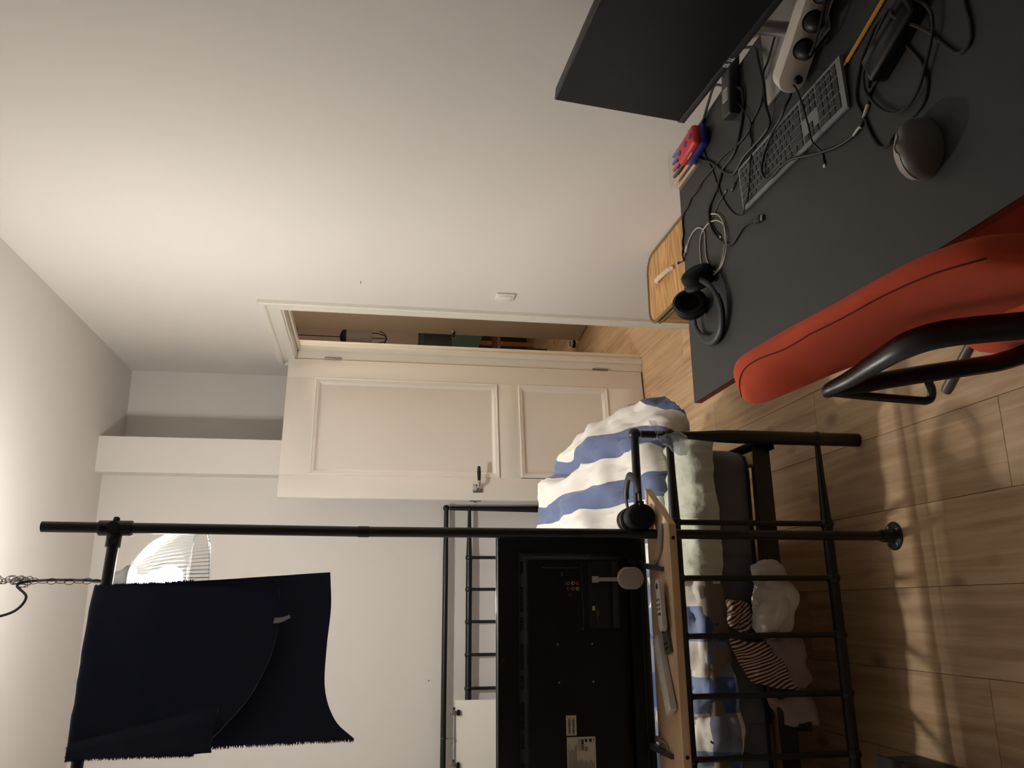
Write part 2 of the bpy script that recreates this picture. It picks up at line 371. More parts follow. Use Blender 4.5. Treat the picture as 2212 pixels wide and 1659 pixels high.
# ---- beyond the doorway
dM=frame((2.10,5.10,.008),(-.115,.84,0),(-.84,-.115,0)); d2=bpy.data.objects.new('door_2',None); COL.objects.link(d2); d2.matrix_world=dM; WM[d2.name]=dM.copy(); tag(d2,kind='structure')
MB().box((0,-.038,0),(.845,0,2.28),.002).build('door_leaf',mat('hall_door_paint',(190,178,162),.5),d2,local=True)
MB().box((.765,0,.95),(.805,.006,1.0),.0015).tube([(.785,.004,.975),(.785,.05,.975),(.765,.055,.975)],.009,10).build('handle_neck',CHROME,d2,local=True)
MB().lathe([(.0001,0),(.008,.001),(.0105,.05),(.006,.085),(.0001,.086)],12,frame((.77,.055,.975),(0,0,1),(0,1,0))).build('handle_grip',BLKM,d2,local=True)
s=thing('door_stopper','short chrome and black doorstop on the hall floor','doorstop',(1.985,6.02,0))
MB().lathe([(.03,0),(.032,.004),(.028,.008),(.026,.05),(.02,.056),(.0001,.058)],18).build('post',CHROME,s,local=True)
MB().lathe([(.033,.020),(.034,.022),(.034,.034),(.033,.036)],18).build('rubber_ring',BLKS,s,local=True)
t=thing('hall_pendant','black and grey pendant lamp hanging in the room beyond the door','lamp',(2.275,7.0,HZ))
MB().cyl((2.275,7.0,1.80),(2.275,7.0,HZ),.004,8).build('cord',BLKM,t)
MB().lathe([(.0001,1.86),(.03,1.855),(.062,1.835),(.075,1.80),(.075,1.79),(.0001,1.79)],20,Matrix.Translation((2.275,7,0))).build('cap',BLKM,t)
MB().lathe([(.0001,1.80),(.088,1.80),(.088,1.585),(.0001,1.585)],24,Matrix.Translation((2.272,6.99,0))).build('lamp_shade',mat('grey_shade',(122,112,104),.7),t)
m=MB()
for k in range(10):
    a=k*math.pi/5; m.tube([(2.275+.076*math.cos(a),7+.076*math.sin(a),1.585),(2.275+.072*math.cos(a),7+.072*math.sin(a),1.53),(2.275+.045*math.cos(a),7+.045*math.sin(a),1.475),(2.275,7,1.455)],.004,6)
m.build('cage',BLKM,t)
t=thing('sideboard','tall dark cabinet against the wall of the far room','cabinet',(2.75,8.3,0))
MB().box((2.45,8.15,.0),(3.2,8.49,1.11),.004).build('body',mat('dark_green',(22,28,26),.5),t)
MB().box((2.47,8.135,.06),(2.82,8.15,1.06),.003).build('door',mat('dark_green2',(20,26,24),.5),t)
MB().box((2.83,8.135,.06),(3.18,8.15,1.06),.003).build('door',MATS['dark_green2'],t)
t=thing('dining_chair','black framed chair with green cloth in the room beyond the door','chair',(2.42,7.3,0))
for x,y in ((2.28,7.15),(2.28,7.5),(2.6,7.15),(2.6,7.5)): MB().cyl((x,y,0),(x,y,.86 if y>7.4 else .43),.013,10).build('leg',BLK,t)
MB().box((2.26,7.13,.43),(2.62,7.52,.46),.008).build('seat',mat('brown_seat',(96,66,46),.6),t)
MB().box((2.27,7.485,.62),(2.61,7.51,.84),.008).build('backrest',BLK,t)
G=sub([[(2.30,7.44,.83),(2.42,7.43,.85),(2.55,7.44,.83)],[(2.29,7.40,.72),(2.42,7.41,.73),(2.56,7.40,.70)],[(2.30,7.37,.62),(2.42,7.38,.58),(2.55,7.39,.55)]],6,6)
MB().grid(wrinkle(G,.02,14,3),.01).build('green_cloth',mat('sage_jacket',(62,84,72),.9),None,'dark green cloth draped over the chair beyond the door','cloth')
s=thing('side_table','light wooden table in the room beyond the door','table',(2.7,7.9,0))
MB().box((2.5,7.75,.72),(2.9,8.05,.76),.004).build('table_top',mat('orange_oak',(190,132,70),.5),s)
for x in (2.53,2.87):
    for y in (7.78,8.02): MB().box((x-.02,y-.02,0),(x+.02,y+.02,.72),.003).build('leg',MATS['orange_oak'],s)
tt=thing('hall_ceiling_light','round ceiling light in the hall','lamp',(2.3,4.55,HZ))
MB().lathe([(.0001,HZ-.07),(.10,HZ-.065),(.13,HZ-.03),(.13,HZ)],24,Matrix.Translation((2.3,4.55,0))).build('diffuser',mat('opal',(250,240,225),.4,emit=((255,214,165),2.0)),tt)
L=bpy.data.lights.new('hall_light','POINT'); L.energy=HALL_W; L.color=(1,.92,.82); L.shadow_soft_size=.1; lo=bpy.data.objects.new('hall_light',L); COL.objects.link(lo); lo.location=(2.3,4.55,HZ-.2)
# ================================================================== PENDANT LAMP (the room's light)
lx,ly,lz=LAMP; CX=.093
t=thing('pendant_lamp','ribbed clear glass dome lamp hanging on a chain, lit, behind the towel','lamp',(CX,ly,ZC))
gl=bpy.data.materials.new('ribbed_glass'); gl.use_nodes=True; nt=gl.node_tree; nt.nodes.clear()
N=nt.nodes.new; out=N('ShaderNodeOutputMaterial'); tr=N('ShaderNodeBsdfTransparent'); tr.inputs[0].default_value=(.93,.95,.96,1)
gs=N('ShaderNodeBsdfGlossy'); gs.inputs['Roughness'].default_value=.08; tl=N('ShaderNodeBsdfTranslucent'); tl.inputs[0].default_value=(.9,.92,.95,1)
m1=N('ShaderNodeMixShader'); m2=N('ShaderNodeMixShader'); fr=N('ShaderNodeFresnel'); fr.inputs[0].default_value=1.45
m1.inputs[0].default_value=.012; nt.links.new(tr.outputs[0],m1.inputs[1]); nt.links.new(tl.outputs[0],m1.inputs[2])
nt.links.new(fr.outputs[0],m2.inputs[0]); nt.links.new(m1.outputs[0],m2.inputs[1]); nt.links.new(gs.outputs[0],m2.inputs[2]); nt.links.new(m2.outputs[0],out.inputs[0])
# ribbed dome: flutes run from the neck down to the rim
zr=2.085; prof=[(.040,zr+.215),(.062,zr+.207),(.095,zr+.185),(.128,zr+.148),(.152,zr+.105),(.168,zr+.058),(.176,zr+.02),(.180,zr)]
prof=[(p.x,p.y) for p in catmull([(a,b,0) for a,b in prof],3)]
V=[];F=[];seg=480
for i,(r,z) in enumerate(prof):
    for k in range(seg):
        a=2*math.pi*k/seg; rr=r*(1+.017*math.cos(a*80)); V.append((CX+rr*math.cos(a),ly+rr*math.sin(a),z))
for i in range(len(prof)-1):
    for k in range(seg): F.append((i*seg+k,i*seg+(k+1)%seg,(i+1)*seg+(k+1)%seg,(i+1)*seg+k))
sh=MB().add(V,F).build('glass_shade',gl,t)
MB().tube([(CX+.181*math.cos(a*math.pi/24),ly+.181*math.sin(a*math.pi/24),zr) for a in range(48)],.004,8,closed=True).build('shade_rim',gl,sh)
MB().lathe([(.0001,zr+.285),(.010,zr+.284),(.018,zr+.272),(.030,zr+.262),(.034,zr+.245),(.050,zr+.228),(.053,zr+.212),(.048,zr+.205),(.0001,zr+.204)],32,Matrix.Translation((CX,ly,0))).build('cap',mat('aluminium',(150,150,148),.35,1),t)
for a in (0,2.1,4.2): MB().cyl((CX+.050*math.cos(a),ly+.050*math.sin(a),zr+.216),(CX+.064*math.cos(a),ly+.064*math.sin(a),zr+.219),.0035,8).build('cap_screw',CHROME,t)
MB().cyl((CX,ly,zr+.13),(CX,ly,zr+.21),.02,16).build('lamp_holder',mat('porcelain',(235,235,230),.3),t)
MB().lathe([(.0001,zr+.052),(.02,zr+.056),(.034,zr+.075),(.038,zr+.10),(.028,zr+.125),(.016,zr+.145),(.014,zr+.16)],24,Matrix.Translation((CX+.012,ly,0))).build('bulb',mat('bulb_glow',(255,255,255),.3,emit=((255,240,215),60)),t)
L=bpy.data.lights.new('bulb_light','POINT'); L.energy=LAMP_W; L.color=LAMP_COL; L.shadow_soft_size=.042
lo=bpy.data.objects.new('bulb_light',L); COL.objects.link(lo); lo.location=(CX+.012,ly,zr+.10)
# chain, drawn-up chain bundle and cable
def link_ring(c,ax,up,l=.030,w=.0105,r=.0014):
    ax=Vector(ax).normalized(); up=Vector(up).normalized(); P=[]
    for k in range(16):
        a=2*math.pi*k/16; P.append(Vector(c)+ax*math.cos(a)*l/2*(1 if abs(math.cos(a))>.3 else 1)+up*math.sin(a)*w)
    return P
chainM=mat('chain_zinc',(120,118,112),.3,1)
z=zr+.292; k=0
while z<ZC-.02:
    side=Vector((math.cos(k*1.57+.5),math.sin(k*1.57+.5),0)); MB().tube(link_ring((CX+random.uniform(-.002,.002),ly,z),(random.uniform(-.06,.06),0,1),side),.0014,5,closed=True).build('chain_link',chainM,t); z+=.0268; k+=1
for q in range(34):     # slack chain gathered at the top
    a=random.uniform(0,6.28); rr=random.uniform(.004,.026); zz=random.uniform(2.605,2.80)
    MB().tube(link_ring((CX+rr*math.cos(a)-.004,ly+rr*math.sin(a),zz),(random.uniform(-.5,.5),random.uniform(-.5,.5),1),(math.cos(a*3),math.sin(a*3),.2)),.0014,5,closed=True).build('chain_link',chainM,t)
MB().tube(catmull([(CX,ly,zr+.28),(CX+.003,ly,2.45),(CX+.002,ly,2.58),(CX-.012,ly-.01,2.635),(CX-.05,ly-.02,2.60),(CX-.095,ly-.03,2.63),(CX-.115,ly-.03,2.72),(CX-.11,ly-.03,2.85),(CX-.06,ly,2.915)],8),.0042,8).build('cable',mat('navy_cable',(14,16,40),.45),t)
MB().lathe([(.05,ZC),(.05,ZC-.012),(.03,ZC-.03),(.0001,ZC-.03)],24,Matrix.Translation((CX-.02,ly,0))).build('ceiling_rose',TRIM,t)
# ================================================================== PIPE STAND
PX,PY,PR=.199,2.281,.0136
pd=Vector((-.554,-.086,0)).normalized()
t=thing('pipe_stand','black steel pipe stand with floor flange and top crossbar','pipe stand',(PX,PY,0))
MB().tube([(PX,PY,.004),(PX,PY,.9),(PX,PY,1.55)],PR,20).build('upright_pipe',BLK,t)
MB().tube([(PX,PY,1.55),(PX+.003,PY,1.9),(PX+.006,PY,2.347)],PR,20).build('upright_pipe',BLK,t)
MB().lathe([(PR+.0008,1.535),(PR+.0012,1.537),(PR+.0012,1.563),(PR+.0008,1.565)],20,Matrix.Translation((PX,PY,0))).tube([(PX,PY-PR-.003,1.543),(PX,PY-PR+.002,1.543)],.0025,8).build('coupling',BLKM,t)
f=MB().lathe([(.041,0),(.042,.003),(.039,.006),(.022,.008),(.0195,.012),(.0185,.042),(.0175,.044),(.0001,.044)],32,Matrix.Translation((PX,PY,0))).build('floor_flange',BLK,t)
for a in (.6,2.2,3.8,5.3): MB().lathe([(.005,.0055),(.005,.0085),(.0001,.0092)],10,Matrix.Translation((PX+.031*math.cos(a),PY+.031*math.sin(a),0))).build('screw',STEEL,f)
TZ=2.172; T=Vector((PX+.004,PY,TZ))
m=MB().lathe([(.0185,-.040),(.0195,-.038),(.0195,.038),(.0185,.040),(.0001,.040)],24,Matrix.Translation(T))
m.tube([T,T+pd*.048],[.0185,.0185],20)
tee=m.build('tee_fitting',BLK,t)
for dz,dx in ((.026,0),(-.026,0)): MB().tube([T+Vector((-.002,-.017,dz)),T+Vector((-.002,-.0245,dz))],[.009,.0085],14).tube([T+Vector((-.002,-.024,dz)),T+Vector((-.002,-.0265,dz))],.0045,6).build('set_screw',BLKM,tee)
MB().tube([T+pd*.034+Vector((0,-.016,-.002)),T+pd*.034+Vector((0,-.0245,-.002))],[.0085,.008],14).build('set_screw',BLKM,tee)
MB().tube([T+Vector((0,-.017,0)),T+Vector((0,-.0225,0))],[.0165,.016],20).build('boss',BLK,tee)
MB().tube([T+Vector((.018,0,0)),T+Vector((.025,0,.0)),T+Vector((.0285,0,0))],[.009,.008,.005],12).build('set_screw',BLKM,tee)
MB().tube([T+pd*.03,T+pd*1.35],PR,20).build('crossbar',BLK,t)
# ================================================================== TOWEL over the crossbar
NAVY=mat('navy_terry',(34,42,66),.95,bump=(900,.6,.002),sheen=.35,spec=.1)
def pb(x,off,z):       # point on a sheet parallel to the crossbar: room x, offset towards the camera (+), height
    s=(x-T.x)/pd.x; q=T+pd*s+Vector((pd.y,-pd.x,0)).normalized()*off*(1 if pd.x<0 else 1)
    n=Vector((-pd.y,pd.x,0)); n=n if n.y<0 else -n
    q=T+pd*s+n*off; return Vector((q.x,q.y,z))
t=thing('towel','dark navy towel hung over the black crossbar','towel',pb(-.13,0,TZ))
xs=[.055,-.02,-.11,-.20,-.275,-.325]
fb=[1.755,1.748,1.762,1.80,1.86,1.915]
rows=[]
for u in (0,.12,.35,.62,.85,1):
    rows.append([pb(x-(.006*u if i==0 else 0),.022+.010*math.sin(u*3+i),TZ+.017-(TZ+.017-fb[i])*u) for i,x in enumerate(xs)])
rows.insert(0,[pb(x,.0,TZ+.021) for x in xs])
G=wrinkle(sub(rows,6,7),.005,7,1); MB().grid(G,.007).build('front_fall',NAVY,t)
bb=[1.632,1.625,1.63,1.628,1.60,1.552]; bx=[.098,.01,-.09,-.19,-.26,-.303]
rows=[[pb(x,.0,TZ+.022) for x in xs]]
for u in (.06,.3,.55,.8,1):
    rows.append([pb(xs[i]+.008*(1-u)+(bx[i]-xs[i])*u,-.024-.010*math.sin(u*2.5+i*.8),TZ+.014-(TZ+.014-bb[i])*u) for i in range(6)])
G2=wrinkle(sub(rows,6,7),.005,6,4); MB().grid(G2,.007).build('back_fall',NAVY,t)
rows=[[pb(-.296,.036,TZ+.012),pb(-.31,.040,TZ+.014),pb(-.328,.036,TZ+.016)],[pb(-.262,.044,2.03),pb(-.29,.052,2.02),pb(-.326,.044,2.01)],[pb(-.235,.046,1.925),pb(-.275,.056,1.91),pb(-.324,.046,1.885)],[pb(-.228,.042,1.868),pb(-.275,.050,1.872),pb(-.322,.042,1.877)]]
MB().grid(wrinkle(sub(rows,8,8),.006,12,6),.007).build('folded_corner',NAVY,t)
fm=MB()              # loose terry loops along the left edges and the top fold
def fringe(pts,dirv,n,l):
    for k in range(n):
        q=random.random()*(len(pts)-1); i=int(q); p=pts[i].lerp(pts[i+1],q-i)+Vector((0,random.uniform(-.006,.006),0))
        dv=Vector(dirv)+Vector((random.uniform(-.5,.5),random.uniform(-.3,.3),random.uniform(-.5,.5))); dv=dv.normalized()*l*random.uniform(.4,1.1)
        s=dv.cross(Vector((0,1,0))).normalized()*.0011
        fm.add([p-s,p+s,p+dv],[(0,1,2)])
fringe([r[-1] for r in G],(-1,0,0),900,.009); fringe([r[-1] for r in G2],(-1,0,0),1000,.009); fringe(G[0],(0,0,1),1100,.008); fringe([r[0] for r in G],(1,0,0),400,.006)
fringe([r[0] for r in G2[:len(G2)//2]],(1,0,.0),500,.007)
fm.build('terry_loops',NAVY,t,kind='stuff',smooth=0)
MB().grid(sub([[pb(-.025,.034,1.758),pb(-.038,.034,1.760)],[pb(-.024,.040,1.738),pb(-.036,.037,1.741)],[pb(-.018,.036,1.722),pb(-.026,.040,1.720)]],5,3),.0012).build('care_tag',mat('tag_grey',(168,166,160),.8),t,label='small grey care tag')
# ================================================================== BED
BX,BY,BL=.513,2.41,-1.175          # foot post, left foot post x
HY=4.535; HX=.525
ft=.030                            # the footboard stands a little askew
def fy(x): return BY+ft*(x-BX)
bed=thing('bed','black tubular steel double bed frame with turned posts and spindles','bed',(-.33,3.47,0))
def post(x,y,zt,k=1.):
    m=MB(); Z=[0,.02,.02,.28,.42,zt*.80-.02*k,zt-.03]; Rr=[.0205,.0215,.0215,.0215,.0205,.0125,.0115]
    pts=catmull([(x,y,z) for z in (0,.14,.30,.45,zt-.18,zt-.02)],6); rr=[p.x for p in catmull([(r,0,0) for r in (.0212,.0212,.0215,.0200,.0128,.0112)],6)]
    m.tube(pts,rr,18); m.ball((x,y,zt),.0185,16,10); return m
def rail(a,b,r0,r1,taper=.26):
    a,b=Vector(a),Vector(b); L=(b-a).length; P=[];Rr=[]
    for s in (0,.02,taper*.5,taper,L-taper,L-taper*.5,L-.02,L): P.append(a.lerp(b,s/L))
    Rr=[r0,r0,(r0*.7+r1*.3),r1,r1,(r0*.7+r1*.3),r0,r0]; return MB().tube(P,Rr,14)
for x in (BX,BL): post(x,fy(x),.745).build('foot_post',BLK,bed)
rail((BX,BY,.745),(BL,fy(BL),.745),.0125,.0135).build('foot_rail',BLK,bed)
rail((BX,BY,.634),(BL,fy(BL),.634),.0110,.0168).build('foot_rail',BLK,bed)
rail((BX,BY,.1435),(BL,fy(BL),.1435),.0090,.0165).build('foot_rail',BLK,bed)
for z,r in ((.634,.017),(.1435,.022)):
    for x in (BX,BL): MB().ball((x,fy(x),z),r+.003,14,8,(1,1,.75 if z<.3 else 1)).build('joint',BLK,bed)
sx=[.245-.1635*k for k in range(8)]
for x in sx:
    MB().cyl((x,fy(x),.1435),(x,fy(x),.634),.0086,12).build('spindle',BLK,bed)
    for z in (.634,.1435): MB().ball((x,fy(x),z),.0215,14,8,(.85,1,1)).build('joint',BLK,bed)
for x in (HX,BL): post(x,HY,1.132,2).build('head_post',BLK,bed)
rail((HX,HY,1.132),(BL,HY,1.132),.0125,.0145).build('head_rail',BLK,bed)
rail((HX,HY,1.006),(BL,HY,1.006),.0090,.0165).build('head_rail',BLK,bed)
rail((HX,HY,.36),(BL,HY,.36),.0090,.0165).build('head_rail',BLK,bed)
for x in (HX,BL): MB().ball((x,HY,1.006),.0155,14,8).build('joint',BLK,bed)
for k in range(8):
    x=.263-.1655*k; MB().cyl((x,HY,.36),(x,HY,1.006),.0085,12).build('spindle',BLK,bed); MB().ball((x,HY,1.006),.0205,14,8).build('joint',BLK,bed)
MB().add([(BX-.02,BY+.046,.285),(BL+.02,fy(BL)+.046,.285),(BL+.02,fy(BL)+.046,.340),(BX-.02,BY+.046,.340),(BX-.02,BY+.052,.285),(BL+.02,fy(BL)+.052,.285),(BL+.02,fy(BL)+.052,.340),(BX-.02,BY+.052,.340)],[(0,1,2,3),(4,7,6,5),(0,4,5,1),(3,2,6,7),(0,3,7,4),(1,5,6,2)]).build('foot_beam',BLK,bed)
for x,s in ((BX-.004,-1),(BL+.004,1)):
    MB().box((x,fy(x)+.01,.285),(x+s*.004,HY,.345)).box((x,fy(x)+.01,.285),(x+s*.03,HY,.289)).build('side_rail',BLK,bed)
MB().box((-.35,BY,.25),(-.31,HY,.288)).build('centre_beam',BLK,bed)
MB().box((-.36,BY+.6,0),(-.30,BY+.64,.25),.004).build('centre_leg',BLK,bed)
for k in range(14): MB().box((BL+.03,2.47+.147*k,.295),(BX-.03,2.47+.147*k+.068,.313),.004).build('slat',SLATM,bed)
# slatted base frame
for x in (BX-.075,BL+.035): MB().box((x,BY+.05,.313),(x+.04,HY-.03,.345),.003).build('base_frame',SLATM,bed)
# ------------------------------------------------------------------ mattress
GREY=mat('mattress_grey',(104,104,110),.92,bump=(700,.35,.001),sheen=.2,spec=.15)
mt=thing('mattress','dark grey quilted mattress on the black bed frame','mattress',(-.33,3.5,.346))
MX0,MX1,MY0,MY1,MZ0,MZ1=-1.13,.487,2.485,4.50,.346,.530
G=[];nz=14;n=0
per=[]
def rounded(x0,x1,y0,y1,r,step):
    P=[]
    def arc(cx,cy,a0):
        for k in range(7): a=a0+math.pi/2*k/6; P.append((cx+r*math.cos(a),cy+r*math.sin(a)))
    def line(a,b):
        L=math.hypot(b[0]-a[0],b[1]-a[1]); q=int(L/step)
        for k in range(1,q): P.append((a[0]+(b[0]-a[0])*k/q,a[1]+(b[1]-a[1])*k/q))
    arc(x1-r,y1-r,0); line((x1-r,y1),(x0+r,y1)); arc(x0+r,y1-r,math.pi/2); line((x0,y1-r),(x0,y0+r)); arc(x0+r,y0+r,math.pi); line((x0+r,y0),(x1-r,y0)); arc(x1-r,y0+r,1.5*math.pi); line((x1,y0+r),(x1,y1-r)); return P
per=rounded(MX0,MX1,MY0,MY1,.07,.011); rows=[]
for i in range(nz+1):
    v=i/nz; z=MZ0+.004+(MZ1-MZ0-.008)*v; bul=.012*(1-(2*v-1)**4)
    row=[];s=0
    for k,(x,y) in enumerate(per):
        px,py=per[k-1]; s+=math.hypot(x-px,y-py)
        c=Vector(((MX0+MX1)/2,(MY0+MY1)/2,0)); g=(s%.068)/.068; q=.007*(1-abs(2*g-1)**7)
        nx=(x-max(MX0+.07,min(MX1-.07,x)))/.07; ny=(y-max(MY0+.07,min(MY1-.07,y)))/.07; nl=math.hypot(nx,ny) or 1
        row.append((x+nx/nl*(bul+q-.012),y+ny/nl*(bul+q-.012),z))
    rows.append(row)
V=[p for r in rows for p in r]; K=len(per); F=[(i*K+k,i*K+(k+1)%K,(i+1)*K+(k+1)%K,(i+1)*K+k) for i in range(nz) for k in range(K)]+[tuple(range(nz*K,nz*K+K)),tuple(reversed(range(K)))]
MB().add(V,F).build('cover',GREY,mt,smooth=50)
PIP=mat('piping_dark',(30,30,36),.8)
for z in (MZ0+.004,MZ1-.002): MB().tube([(x,y,z) for x,y in per[::3]],.005,6,closed=True).build('piping',PIP,mt)
# ------------------------------------------------------------------ sage bed sheet pulled half off the mattress
SAGE=mat('sage_cotton',(204,207,188),.9,bump=(22,.7,.012),sheen=.15,spec=.15)
rows=[]
for x,zd,yo in ((.50,.468,.0),(.43,.474,.0),(.33,.470,.0),(.22,.460,.0),(.13,.462,0),(.06,.475,0)):
    x0=x
    rows.append([Vector((x0,2.95,.560)),Vector((x0,2.72,.562)),Vector((x0,2.56,.558)),Vector((x0,2.487,.545)),Vector((x0+.002,2.466,.515)),Vector((x0+.004,2.462,zd)),])
rows.insert(0,[Vector((.512,2.95,.50)),Vector((.514,2.74,.46)),Vector((.514,2.58,.46)),Vector((.508,2.505,.462)),Vector((.506,2.478,.464)),Vector((.504,2.467,.466))])
G=[[p+Vector((.004,-.008,.006)) for p in r] for r in wrinkle(wrinkle(sub(rows,16,16),.024,6,2,2,(1.5,.6,.5)),.008,16,6,2,(1.8,.5,.5))]; MB().grid(G,.004).build('bed_sheet',SAGE,None,'crumpled sage green sheet over the right corner of the mattress','sheet')
MB().grid(sub([[Vector((.08,2.55,.546)),Vector((.08,2.468,.535)),Vector((.09,2.462,.50)),Vector((.10,2.466,.478))],[Vector((-.02,2.55,.546)),Vector((-.02,2.466,.535)),Vector((-.02,2.462,.49)),Vector((.0,2.466,.464))],[Vector((-.2,2.55,.545)),Vector((-.2,2.464,.53)),Vector((-.2,2.462,.49)),Vector((-.2,2.466,.458))],[Vector((-.45,2.55,.545)),Vector((-.45,2.459,.53)),Vector((-.45,2.457,.49)),Vector((-.45,2.461,.46))]],9,6),.003).build('mattress_protector',mat('taupe_cotton',(128,116,104),.9,spec=.15),None,'taupe cotton cover hanging over the foot edge of the mattress','sheet')
# ------------------------------------------------------------------ striped duvet heaped on the bed
BLUE=(104,116,148); WHT=(232,226,218)
DUV=stripes('duvet_stripes',[(0,WHT),(.53,BLUE)],0,.160,bump=(35,.25,.004))
ctrl=[  # rows from the far underside over the top to the near side; columns from the bed's left to its right edge
 [(-.55,3.75,.56),(-.25,3.75,.57),(.05,3.75,.58),(.28,3.72,.58),(.44,3.66,.57),(.57,3.58,.53),(.62,3.45,.44)],
 [(-.55,3.60,.74),(-.25,3.58,.76),(.05,3.55,.79),(.30,3.50,.80),(.47,3.44,.77),(.60,3.36,.68),(.66,3.26,.52)],
 [(-.55,3.42,.79),(-.25,3.42,.80),(.05,3.38,.82),(.32,3.34,.825),(.50,3.30,.81),(.615,3.22,.735),(.685,3.12,.575)],
 [(-.55,3.18,.745),(-.25,3.18,.76),(.06,3.15,.775),(.33,3.12,.78),(.50,3.08,.765),(.625,3.02,.70),(.705,2.95,.56)],
 [(-.55,2.98,.665),(-.25,2.98,.675),(.07,2.96,.69),(.33,2.93,.70),(.50,2.90,.69),(.63,2.86,.645),(.705,2.82,.535)],
 [(-.55,2.80,.60),(-.25,2.80,.605),(.08,2.79,.615),(.33,2.77,.63),(.50,2.75,.63),(.62,2.73,.59),(.685,2.72,.50)],
 [(-.55,2.68,.575),(-.25,2.68,.575),(.09,2.68,.58),(.33,2.66,.59),(.49,2.65,.585),(.60,2.66,.55),(.645,2.67,.475)],
 [(-.55,2.66,.56),(-.25,2.66,.56),(.10,2.67,.562),(.33,2.67,.565),(.47,2.67,.56),(.56,2.69,.52),(.60,2.70,.46)]]
G0=sub([[Vector(p) for p in r] for r in ctrl],14,14)
U=[[(p.x*1.0+.05*(p.y-2.7)+(.35*max(0,.60-p.z) if p.x>.45 else 0)+.04+.011*noise.noise(p*5),p.y) for p in r] for r in G0]
G=wrinkle(G0,.060,3.0,5,2,(1.2,.8,1)); G=wrinkle(G,.042,5,8,2,(1.9,.55,.8)); G=wrinkle(G,.012,13,9,2,(1.8,.5,.6))
MB().grid(G,.022,uvs=U).build('duvet',DUV,None,'big heaped duvet with wide blue and white stripes on the bed','duvet')
CHK=stripes('check_cotton',[(0,(222,214,202)),(.5,(132,146,176))],0,.20,bump=(40,.25,.004),weave=(1,.2,(96,112,160),.5,.85))
rows=[[Vector((x,2.95,.58)) for x in (.10,-.05,-.2,-.35,-.5,-.7)],[Vector((x,2.75,.66+.02*math.sin(x*9))) for x in (.09,-.06,-.2,-.35,-.5,-.7)],[Vector((x,2.58,.625+.02*math.sin(x*11+1))) for x in (.09,-.06,-.2,-.35,-.5,-.7)],
      [Vector((x,2.485,.575+.014*math.sin(x*14))) for x in (.09,-.05,-.2,-.35,-.5,-.7)],[Vector((x,2.452,.53)) for x in (.07,-.05,-.19,-.33,-.48,-.7)],[Vector((x,2.445,zz)) for x,zz in ((.05,.500),(-.05,.485),(-.19,.462),(-.33,.448),(-.42,.46),(-.7,.45))]]
G0=sub(rows,8,9); U=[[(p.x,p.y+p.z*1.2) for p in r] for r in G0]
G=wrinkle(wrinkle(G0,.05,6,11,2),.018,15,12,3); MB().grid(G,.008,uvs=U).build('quilt_cover',CHK,None,'rumpled blue and white checked cover at the foot end behind the spindles','bedding')
# ------------------------------------------------------------------ clothes hanging over the foot of the mattress
def blob(c,r,fold,seed,tilt=0,freq=9,seg=56,rings=36,squash=.6):
    m=MB(); V=[];F=[];U=[]
    for i in range(rings+1):
        p=math.pi*i/rings
        for k in range(seg):
            a=2*math.pi*k/seg; dvec=Vector((math.sin(p)*math.cos(a),math.sin(p)*math.sin(a),-math.cos(p)))
            q=Vector((dvec.x*r[0],dvec.y*r[1],dvec.z*r[2])); w=q*freq+Vector((seed*5.1,seed*2.3,seed))
            g=1+.22*noise.noise(w*.35)+fold*((1-abs(noise.noise(Vector((w.x*1.4,w.y,w.z*.55))))*2)-.5)+fold*.4*((1-abs(noise.noise(w*2.2))*2)-.5)
            q=q*g; q=Matrix.Rotation(tilt,3,'Y')@q; V.append(Vector(c)+q); U.append((q.x*.8+.25*q.z+.02*noise.noise(w*.7),q.z))
    for i in range(rings):
        for k in range(seg): F.append((i*seg+k,i*seg+(k+1)%seg,(i+1)*seg+(k+1)%seg,(i+1)*seg+k))
    m.add(V,F); m.uv=U; return m
BRN=stripes('brown_stripes',[(0,(196,178,160)),(.5,(78,42,32))],0,.0098,bump=(80,.3,.003))
PALE=mat('pale_shirt',(206,200,194),.85,bump=(70,.3,.003),spec=.15); MAUVE=mat('mauve_shirt',(150,130,126),.9,bump=(70,.3,.003),spec=.15)
g='clothes hanging over the foot of the bed'
def cloth(name,ctrl,m,label,amp,freq,seed,th=.006,ang=0):
    G0=sub([[Vector((p[0],p[1]-.008,p[2])) for p in r] for r in ctrl],16,16)
    U=[[((p.x*math.cos(ang)+p.z*math.sin(ang)),(p.z*math.cos(ang)-p.x*math.sin(ang))) for p in r] for r in G0]
    G=wrinkle(wrinkle(G0,amp*1.0,freq*.8,seed,1),amp*.42,freq*2.0,seed+3,1); return MB().grid(G,th,uvs=U).build(name,m,None,label,'clothes',g)
cloth('shirt',[[(.125,2.452,.385),(.10,2.438,.39),(.06,2.440,.385),(.03,2.452,.375)],[(.137,2.445,.345),(.09,2.425,.36),(.02,2.420,.40),(-.055,2.442,.40)],[(.130,2.446,.300),(.07,2.424,.30),(.0,2.414,.335),(-.085,2.440,.36)],[(.09,2.452,.262),(.05,2.438,.25),(-.01,2.432,.262),(-.085,2.444,.285)]],PALE,'pale shirt crumpled against the foot spindles, brightest of the clothes',.026,9,21)
cloth('sock',[[(.015,2.449,.470),(-.015,2.440,.475),(-.05,2.449,.470)],[(.018,2.436,.43),(-.02,2.426,.435),(-.07,2.438,.445)],[(.008,2.446,.397),(-.03,2.432,.400),(-.075,2.444,.425)]],BRN,'small brown and cream striped cloth beside the pale shirt',.016,22,24,.005,.6)
